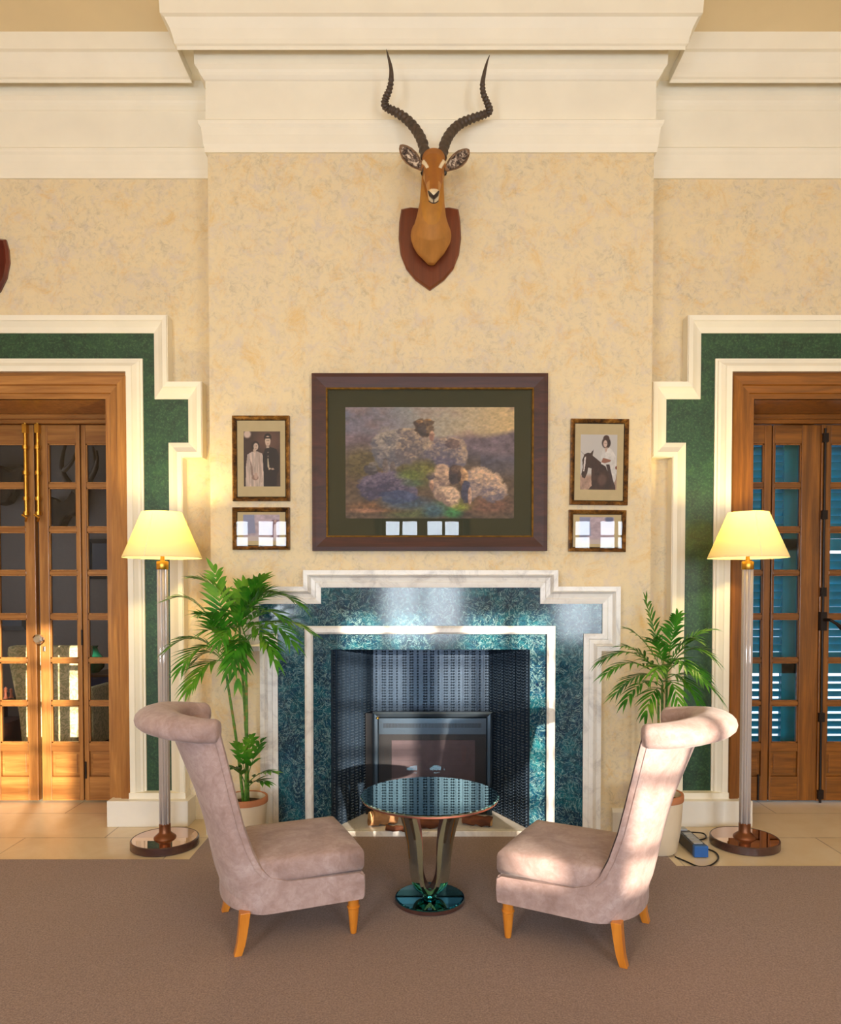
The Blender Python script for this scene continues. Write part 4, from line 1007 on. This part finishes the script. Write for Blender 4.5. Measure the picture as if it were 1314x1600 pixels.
# ================================================================== palms
def bez(a, b, c, n): return [a*(1-t)**2+b*2*t*(1-t)+c*t*t for t in [i/n for i in range(n+1)]]
def leaflet(m, p, d, up, L, w_, droop):
    d = d.normalized(); sd_ = d.cross(up).normalized(); N = 6; A, B, Cc = [], [], []
    for i in range(N+1):
        t = i/N; q = p+d*L*t+Vector((0, 0, -1))*droop*L*t*t; ww = w_*(math.sin(math.pi*min(1, t*.85+.12))**.8 if t < 1 else 0)*(1-t**4)
        A.append(m.bm.verts.new(q-sd_*ww)); B.append(m.bm.verts.new(q+Vector((0, 0, -ww*.35)))); Cc.append(m.bm.verts.new(q+sd_*ww))
    for i in range(N):
        m.bm.faces.new((A[i], A[i+1], B[i+1], B[i])); m.bm.faces.new((B[i], B[i+1], Cc[i+1], Cc[i]))
def frond(parent, a, c, lift, nl, L, w_, rnd, droop=.45, start=.22):
    a, c = Vector(a), Vector(c); mid = (a+c)/2+Vector((0, 0, lift)); path = bez(a, mid, c, 24)
    m = MB(); m.tube(path, [.0030*(1-.8*i/24) for i in range(25)], 6)
    for k in range(nl):
        t = start+(1-start)*k/(nl-1); i = min(23, int(t*24)); p = path[i]*(1-(t*24-i))+path[i+1]*(t*24-i)
        T = (path[i+1]-path[i]).normalized(); sdv = T.cross(Vector((0, 0, 1)))
        if sdv.length < .2: sdv = Vector((1, 0, 0))
        sdv.normalize(); upv = sdv.cross(T)
        for s in (-1, 1):
            ang = .85-.35*t+rnd.uniform(-.12, .12)
            if k == nl-1: ang = .25
            d = T*math.cos(ang)+sdv*s*math.sin(ang)+upv*.18
            LL = L*(1.0-.55*abs(t-.45)**1.2*1.3)*rnd.uniform(.85, 1.1)
            leaflet(m, p, d, upv, LL, w_*rnd.uniform(.8, 1.15), droop*rnd.uniform(.5, 1.4))
    o = kid(m, 'frond', M['leaf'], parent, smooth=True, autosmooth=False); return o
def potted(name, cx, cy, r, h, label, mat, rimmat):
    root = thing(name, (cx, cy, .0), label=label, cat='potted plant')
    kid(MB().lathe([(r*.72, 0), (r*.80, .01), (r*.93, h*.35), (r*1.0, h*.75), (r*1.02, h*.93), (r*1.04, h), (r*.93, h), (r*.90, h-.04)], (cx, cy, .0085), 40), 'pot', mat, root, smooth=True)
    kid(MB().lathe([(r*1.045, h*.90), (r*1.06, h*.92), (r*1.06, h*.985), (r*1.04, h+.004), (r*.94, h+.004), (r*.92, h-.02)], (cx, cy, .0085), 40, cap=False), 'pot_rim', rimmat, root, smooth=True)
    kid(MB().lathe([(r*.9, h-.05), (r*.9, h-.035)], (cx, cy, .0085), 24), 'soil', M['soil'], root)
    return root
# left palm
rnd = random.Random(5); YP = 3.86
lpot = potted('potted_palm', PX(384, YP, 1250), YP, .112, PZ(1249, YP-.02), 'tall bamboo palm in a terracotta-rimmed pot left of the fireplace', M['pot'], M['terracotta'])
def cane(parent, pa, pb, Y1, Y2, r=.0085):
    a, b = P(*pa, Y1), P(*pb, Y2); n = 14; m = MB(); ps, rs = [], []
    for i in range(n*3+1):
        t = i/(n*3); ps.append(a*(1-t)+b*t+Vector((.006*math.sin(t*4), 0, 0))); rs.append(r*(1.16 if i % 6 == 0 else 1.0)*(1-.25*t))
    kid(m.tube(ps, rs, 10), 'cane', M['stem'], parent, smooth=True)
cane(lpot, (381,1262), (352,1035), YP, YP-.05); cane(lpot, (388,1262), (374,960), YP+.02, YP+.0); cane(lpot, (383,1262), (385,1000), YP-.03, YP-.06); 
LF = [ # start px,py,Y ; tip px,py,Y ; lift
 ((352,1035,3.81),(268,1010,3.70),.16,12,.15), ((352,1035,3.81),(300,1068,3.62),.10,10,.15), ((354,1040,3.81),(303,1035,3.75),.12,9,.14), ((353,1020,3.81),(336,895,3.78),.04,13,.15), ((352,1010,3.81),(268,935,3.72),.18,11,.13),
 ((374,975,3.86),(310,905,3.78),.10,13,.15), ((374,968,3.86),(382,915,3.80),.03,8,.14), ((375,965,3.86),(462,940,3.76),.15,12,.16), ((380,985,3.80),(440,965,3.70),.12,10,.15), ((374,980,3.86),(422,1012,3.66),.12,9,.14), ((385,1000,3.80),(482,985,3.72),.14,11,.14),
 ((385,1005,3.80),(430,1030,3.60),.16,9,.14), ((374,990,3.86),(345,1000,3.65),.10,9,.15), ((385,1000,3.80),(352,960,3.70),.12,9,.14), ((374,985,3.86),(372,1060,3.72),.10,7,.14), ((352,1020,3.81),(325,985,3.74),.08,8,.13), ((380,975,3.83),(420,925,3.80),.10,11,.15), ((365,1000,3.80),(392,950,3.70),.10,9,.15), ((352,1025,3.81),(285,1040,3.60),.14,11,.15), ((374,970,3.86),(345,925,3.90),.06,11,.15), ((374,975,3.86),(408,905,3.72),.06,11,.15), ((353,1015,3.81),(318,960,3.60),.10,11,.15), ((380,990,3.80),(455,1000,3.55),.15,11,.15), ((385,1003,3.80),(360,1040,3.60),.10,9,.14)]
for (a, c, lift, nl, L) in LF: frond(lpot, P(*a), P(*c), lift, nl, L*1.05, .0112, rnd, .32)
for (a, c) in (((384,1225),(408,1160)), ((384,1228),(424,1206)), ((384,1235),(412,1222)), ((384,1218),(372,1165)), ((385,1215),(392,1155)), ((383,1225),(365,1200))):
    frond(lpot, P(*a, YP-.03), P(*c, YP-.10), .05, 5, .11, .013, rnd, .35, .35)
# right palm
YR = 3.83; rnd = random.Random(11)
rpot = potted('potted_palm', PX(1027, YR, 1260), YR, .128, PZ(1243, YR-.02), 'leafy palm in a tall cream pot right of the fireplace, behind the sunlit chair', M['pot'], M['terracotta'])
cane(rpot, (1030,1255), (1036,1070), YR, YR-.02, .009); cane(rpot, (1036,1255), (1043,1040), YR+.02, YR, .008); cane(rpot, (1024,1255), (1030,1090), YR-.02, YR-.04, .008)
RF = [((1040,1060,3.81),(1010,940,3.78),.03,12,.12), ((1043,1040,3.83),(1058,965,3.74),.06,13,.13), ((1043,1045,3.83),(1110,1025,3.72),.13,12,.14), ((1038,1060,3.81),(943,1030,3.74),.16,14,.14), ((1036,1065,3.81),(950,1050,3.66),.14,12,.13),
 ((1036,1075,3.81),(980,1092,3.62),.12,9,.12), ((1042,1060,3.83),(1120,1085,3.72),.12,12,.14), ((1043,1050,3.83),(1098,1060,3.62),.13,11,.13), ((1036,1080,3.81),(1010,1110,3.66),.11,8,.12), ((1043,1045,3.83),(1085,1000,3.76),.10,12,.13), ((1040,1050,3.83),(1020,1000,3.72),.08,10,.13), ((1040,1070,3.81),(1060,1100,3.66),.12,8,.13), ((1036,1070,3.81),(975,1010,3.76),.10,10,.12), ((1042,1050,3.83),(1070,1040,3.60),.10,9,.14), ((1036,1060,3.81),(1025,1050,3.60),.10,9,.14), ((1043,1045,3.83),(1105,985,3.84),.08,12,.14), ((1036,1065,3.81),(965,1080,3.72),.12,11,.13), ((1043,1055,3.83),(1095,1105,3.68),.12,10,.13), ((1040,1060,3.81),(985,985,3.84),.08,11,.12)]
for (a, c, lift, nl, L) in RF: frond(rpot, P(*a), P(*c), lift, nl, L, .0085, rnd, .4)

# ================================================================== power strip and cable
pa, pb = PF(1067, 1314), PF(1096, 1341)
ps_ = thing('power_strip', ((pa.x+pb.x)/2, (pa.y+pb.y)/2, 0), label='dark grey power strip with blue end and black cable on the tiles', cat='power strip')
d = (pb-pa); d.z = 0; Lp = d.length; u = d/Lp; v = Vector((-u.y, u.x, 0))
def pbox(s0, s1, hw_, z0, z1, name, mat, bevel=.003):
    m = MB(); rr = []
    for s in (s0, s1): q = pa+u*s; rr.append([(q.x+v.x*a, q.y+v.y*a, z) for a, z in ((-hw_, z0), (hw_, z0), (hw_, z1), (-hw_, z1))])
    return kid(m.rings(rr), name, mat, ps_, bevel=bevel)
M['plastic'] = plain('charcoal_plastic', srgb(58,58,66), .4); M['blue'] = plain('blue_plastic', srgb(44,98,170), .4); M['lightplastic'] = plain('grey_plastic', srgb(176,178,184), .4); M['cable'] = plain('black_cable', srgb(20,18,20), .5)
pbox(0, Lp-.03, .036, .004, .062, 'body', M['plastic']); pbox(Lp-.03, Lp, .037, .004, .063, 'blue_end', M['blue'])
for k in range(4): pbox(.05+k*.045, .085+k*.045, .024, .061, .066, 'socket', M['lightplastic'], .001)
pbox(-.04, .01, .022, .03, .07, 'plug', M['lightplastic'])
cp_ = [pa-u*.03+Vector((0, 0, .05)), PF(1075, 1300, .04), PF(1098, 1302, .01), PF(1103, 1309, .006), PF(1090, 1312, .006), PF(1078, 1305, .03), PF(1082, 1312, .02), PF(1100, 1324, .006), PF(1118, 1332, .006), PF(1122, 1342, .006), PF(1110, 1352, .006), PF(1092, 1354, .006), PF(1072, 1346, .006), PF(1053, 1338, .006)]
out = []
for i in range(len(cp_)-1):
    p0, p1, p2, p3 = cp_[max(i-1, 0)], cp_[i], cp_[i+1], cp_[min(i+2, len(cp_)-1)]
    for k in range(6): t = k/6; out.append(.5*((2*p1)+(-p0+p2)*t+(2*p0-5*p1+4*p2-p3)*t*t+(-p0+3*p1-3*p2+p3)*t**3))
kid(MB().tube(out, .0042, 8), 'cable', M['cable'], ps_, smooth=True)

# ================================================================== shutters outside the right doorway
sh = thing('window_shutters', (RC, 5.02, 0), label='closed teal louvred shutters outside the right glazed doors', cat='shutter')
def shutter(x0, x1):
    m = MB(); ysh = 5.02
    ztop_ = 2.62
    m.box(x0, x0+.095, ysh, ysh+.04, .05, ztop_).box(x1-.095, x1, ysh, ysh+.04, .05, ztop_)
    rails = [(0.05, .28), (PZ(1052, ysh), PZ(1034, ysh)), (PZ(860, ysh), PZ(842, ysh)), (2.48, ztop_)]
    for a, b in rails: m.box(x0, x1, ysh, ysh+.04, a, b)
    fr = kid(m, 'shutter_frame', M['shutter'], sh)
    m = MB(); z = .29
    while z < 2.48:
        if not any(a-.035 < z < b for a, b in rails):
            # tilted slat: inner edge high
            gap = (.003 if int(z*19) % 3 else .001) if z > PZ(1034, ysh) else .013
            zt2 = z+.052-gap
            m.rings([[(x, ysh+.002, zt2), (x, ysh+.008, zt2+.004), (x, ysh+.038, z+.004), (x, ysh+.032, z)] for x in (x0+.095, x1-.095)])
        z += .053
    kid(m, 'slats', M['shutter'], sh)
sw = .60
for x0, x1 in ((RC-.72, RC-.008), (RC+.0, RC+.72)): shutter(x0, x1)
struct(MB().box(RC-.95, RC-.72, 4.87, 5.10, 0, 2.8).box(RC+.72, RC+.95, 4.87, 5.10, 0, 2.8).box(RC-.95, RC+.95, 4.87, 5.10, 2.62, 2.8).build('trim_4', M['cream']), 'reveal of the right doorway outside')

# ================================================================== room beyond the left doorway
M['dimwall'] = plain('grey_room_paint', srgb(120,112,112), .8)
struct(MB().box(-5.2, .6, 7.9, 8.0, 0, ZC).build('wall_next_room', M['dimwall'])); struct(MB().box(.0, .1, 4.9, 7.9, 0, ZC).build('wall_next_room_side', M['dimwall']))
ac = thing('upholstered_armchair', (PX(75, 5.55, 1200), 5.55, 0), label='cream damask armchair seen through the left glazed doors', cat='armchair')
def damask():
    t = NT('cream_damask'); f = t.noise(t.coord(), 15, 2, .5, 3.5); t.set(Base_Color=t.ramp(f, [(.46, srgb(196,190,140)), (.52, srgb(236,222,180))]), Roughness=.8); return t.m
M['damask'] = damask()
Ya = 5.55; ax0, ax1 = PX(8, Ya, 1010), PX(133, Ya, 1010); bx0_, bx1_ = PX(36, Ya, 1165), PX(118, Ya, 1165); za = PZ(1010, Ya)
rr = []
for z, k, d_ in ((.10, 0, 0), (.45, .25, 0), (.70, .6, .0), (za-.06, 1, .02), (za-.012, 1, .03), (za, .93, .05)):
    x0 = bx0_*(1-k)+ax0*k; x1 = bx1_*(1-k)+ax1*k; rr.append([(x0, Ya+d_, z), (x1, Ya+d_, z), (x1, Ya+.14, z), (x0, Ya+.14, z)])
kid(MB().rings(rr), 'backrest', M['damask'], ac, bevel=.02)
kid(MB().box(bx0_-.02, bx1_+.02, Ya+.14, Ya+.70, .14, .44), 'seat', M['damask'], ac, bevel=.03)
for s in (bx0_-.04, bx1_-.06): kid(MB().box(s, s+.10, Ya+.10, Ya+.66, .14, .62), 'armrest', M['damask'], ac, bevel=.03)
for sx in (bx0_+.02, bx1_-.05):
    for sy in (Ya+.02, Ya+.60): kid(MB().box(sx, sx+.04, sy, sy+.04, 0, .15), 'leg', M['mahog'], ac)
# games table with chess pieces
Yt = 5.9; t0 = PX(-30, Yt, 1100); t1 = PX(22, Yt, 1100); zt_ = PZ(1090, Yt)
gt = thing('games_table', ((t0+t1)/2, Yt, 0), label='dark games table beyond the left glazed doors', cat='table')
kid(MB().box(t0, t1, Yt-.2, Yt+.3, zt_-.03, zt_), 'table_top', M['mahog'], gt, bevel=.004)
for sx in (t0+.02, t1-.06):
    for sy in (Yt-.18, Yt+.24): kid(MB().box(sx, sx+.04, sy, sy+.04, 0, zt_-.03), 'leg', M['mahog'], gt)
kid(MB().box(t0+.03, t1-.03, Yt-.17, Yt+.27, .12, PZ(1128, Yt)), 'drawer_box', M['mahog'], gt)
M['piece_red'] = plain('reddish_chess_wood', srgb(190,110,80), .4)
cpz = None
for k, px in enumerate((3, 9, 15, 20)):
    c = (PX(px-6, Yt-.05, 1080), Yt-.05+.03*(k % 2), zt_); hgt = (.085, .075, .095, .08)[k]
    lab = 'small turned reddish chess piece, %s on the dark games table' % ('leftmost', 'second from the left', 'third from the left, the tallest', 'rightmost')[k]
    tag(MB().lathe([(.018, 0), (.019, .006), (.012, .015), (.008, hgt*.5), (.013, hgt*.68), (.009, hgt*.75), (.013, hgt*.88), (.003, hgt)], c, 14).build('chess_piece', M['piece_red'], smooth=True), lab, 'chess piece', 'chess pieces on the games table')
M['hide'] = plain('dark_hide', srgb(52,38,28), .8, nscale=10, namt=.3)
# antlers and frames on the far wall
an = thing('mounted_antlers', (PX(112, 7.85, 760), 7.88, PZ(790, 7.85)), label='dark mounted antlers on the far wall beyond the left doors', cat='trophy')
def tp(l, r0, r1): 
    ps = [P(*p) for p in l]; o2 = []
    n = len(ps)
    for i in range(n-1):
        p0, p1, p2, p3 = ps[max(i-1, 0)], ps[i], ps[i+1], ps[min(i+2, n-1)]
        for k in range(6): t = k/6; o2.append(.5*((2*p1)+(-p0+p2)*t+(2*p0-5*p1+4*p2-p3)*t*t+(-p0+3*p1-3*p2+p3)*t**3))
    o2.append(ps[-1]); return MB().tube(o2, [r0+(r1-r0)*i/(len(o2)-1) for i in range(len(o2))], 10)
kid(tp([(126,770,7.7),(108,755,7.6),(97,735,7.5),(98,712,7.5),(104,690,7.5)], .045, .012), 'antler', M['horn'], an, smooth=True)
kid(tp([(100,735,7.5),(112,722,7.45),(122,700,7.45)], .03, .01), 'antler', M['horn'], an, smooth=True)
kid(tp([(128,770,7.7),(142,745,7.6),(150,728,7.5),(148,712,7.5),(145,698,7.5)], .045, .010), 'antler', M['horn'], an, smooth=True)
kid(tp([(149,730,7.5),(152,718,7.45),(151,704,7.45)], .025, .01), 'antler', M['horn'], an, smooth=True)
m = MB(); hp_ = [(82,776),(90,781),(98,784),(107,781),(112,772),(117,763),(123,764),(126,776),(124,790),(124,801),(116,806),(108,806),(102,814),(99,824),(90,826),(82,818),(78,800)]
q = [P(a, b, 7.8) for a, b in hp_]; kid(m.prism([(p.x, p.z) for p in q], 7.74, 7.90), 'skull_mount', M['hide'], an, bevel=.03)
hd = [(-14,738),(-4,730),(6,728),(15,733),(22,737),(30,733),(38,726),(44,732),(40,752),(33,765),(24,772),(16,786),(2,790),(-12,782)]
q = [P(a, b, 7.8) for a, b in hd]; tag(MB().prism([(p.x, p.z) for p in q], 7.72, 7.90).build('mounted_hide', M['hide'], bevel=.03), 'dark mounted hide on the far wall, seen through the upper left panes', 'trophy')
for (a, b, c, d_), lab in (((136,842,172,905), 'dark framed picture on the far wall, seen in the right panes of the left doors'), ((-20,960,40,985), 'long blue grey framed picture low on the far wall beyond the left doors')):
    x0, x1, z1_, z0_ = PX(a, 7.86, b), PX(c, 7.86, b), PZ(b, 7.86), PZ(d_, 7.86)
    r_ = thing('framed_picture', ((x0+x1)/2, 7.88, z0_), label=lab, cat='picture')
    kid(MB().mould([(x1, z0_), (x1, z1_), (x0, z1_), (x0, z0_)], [(0, 0), (0, .03), (.05, .02), (.05, 0)], 7.89, closed=True), 'frame', M['black'], r_)
    kid(MB().box(x0+.04, x1-.04, 7.87, 7.88, z0_+.04, z1_-.04), 'picture_panel', plain('slate_picture', srgb(60,72,92), .5), r_)
for px, py, col_, lab in ((151, 1072, (30,120,90), 'green glass vase seen through the right panes of the left doors'),):
    c = P(px, py, 6.95); M['vg'] = plain('green_glaze', srgb(*col_), .15)
    tag(MB().lathe([(.05, 0), (.10, .05), (.11, .12), (.05, .20), (.04, .24), (.05, .26)], (c.x-.03, 6.95, .62), 24).build('vase', M['vg'], smooth=True), lab, 'vase')
cb = thing('low_cabinet', (-2.82, 6.95, 0), label='dark blue low cabinet seen through the lower right panes of the left doors', cat='cabinet')
kid(MB().box(-3.15, -2.5, 6.75, 7.2, .05, .60), 'body', plain('navy_cabinet', srgb(34,46,96), .4), cb, bevel=.006)
kid(MB().box(-3.17, -2.48, 6.73, 7.22, .60, .62), 'cabinet_top', M['mahog'], cb)
for sx in (-3.13, -2.55):
    for sy in (6.78, 7.12): kid(MB().box(sx, sx+.03, sy, sy+.03, 0, .05), 'foot', M['mahog'], cb)
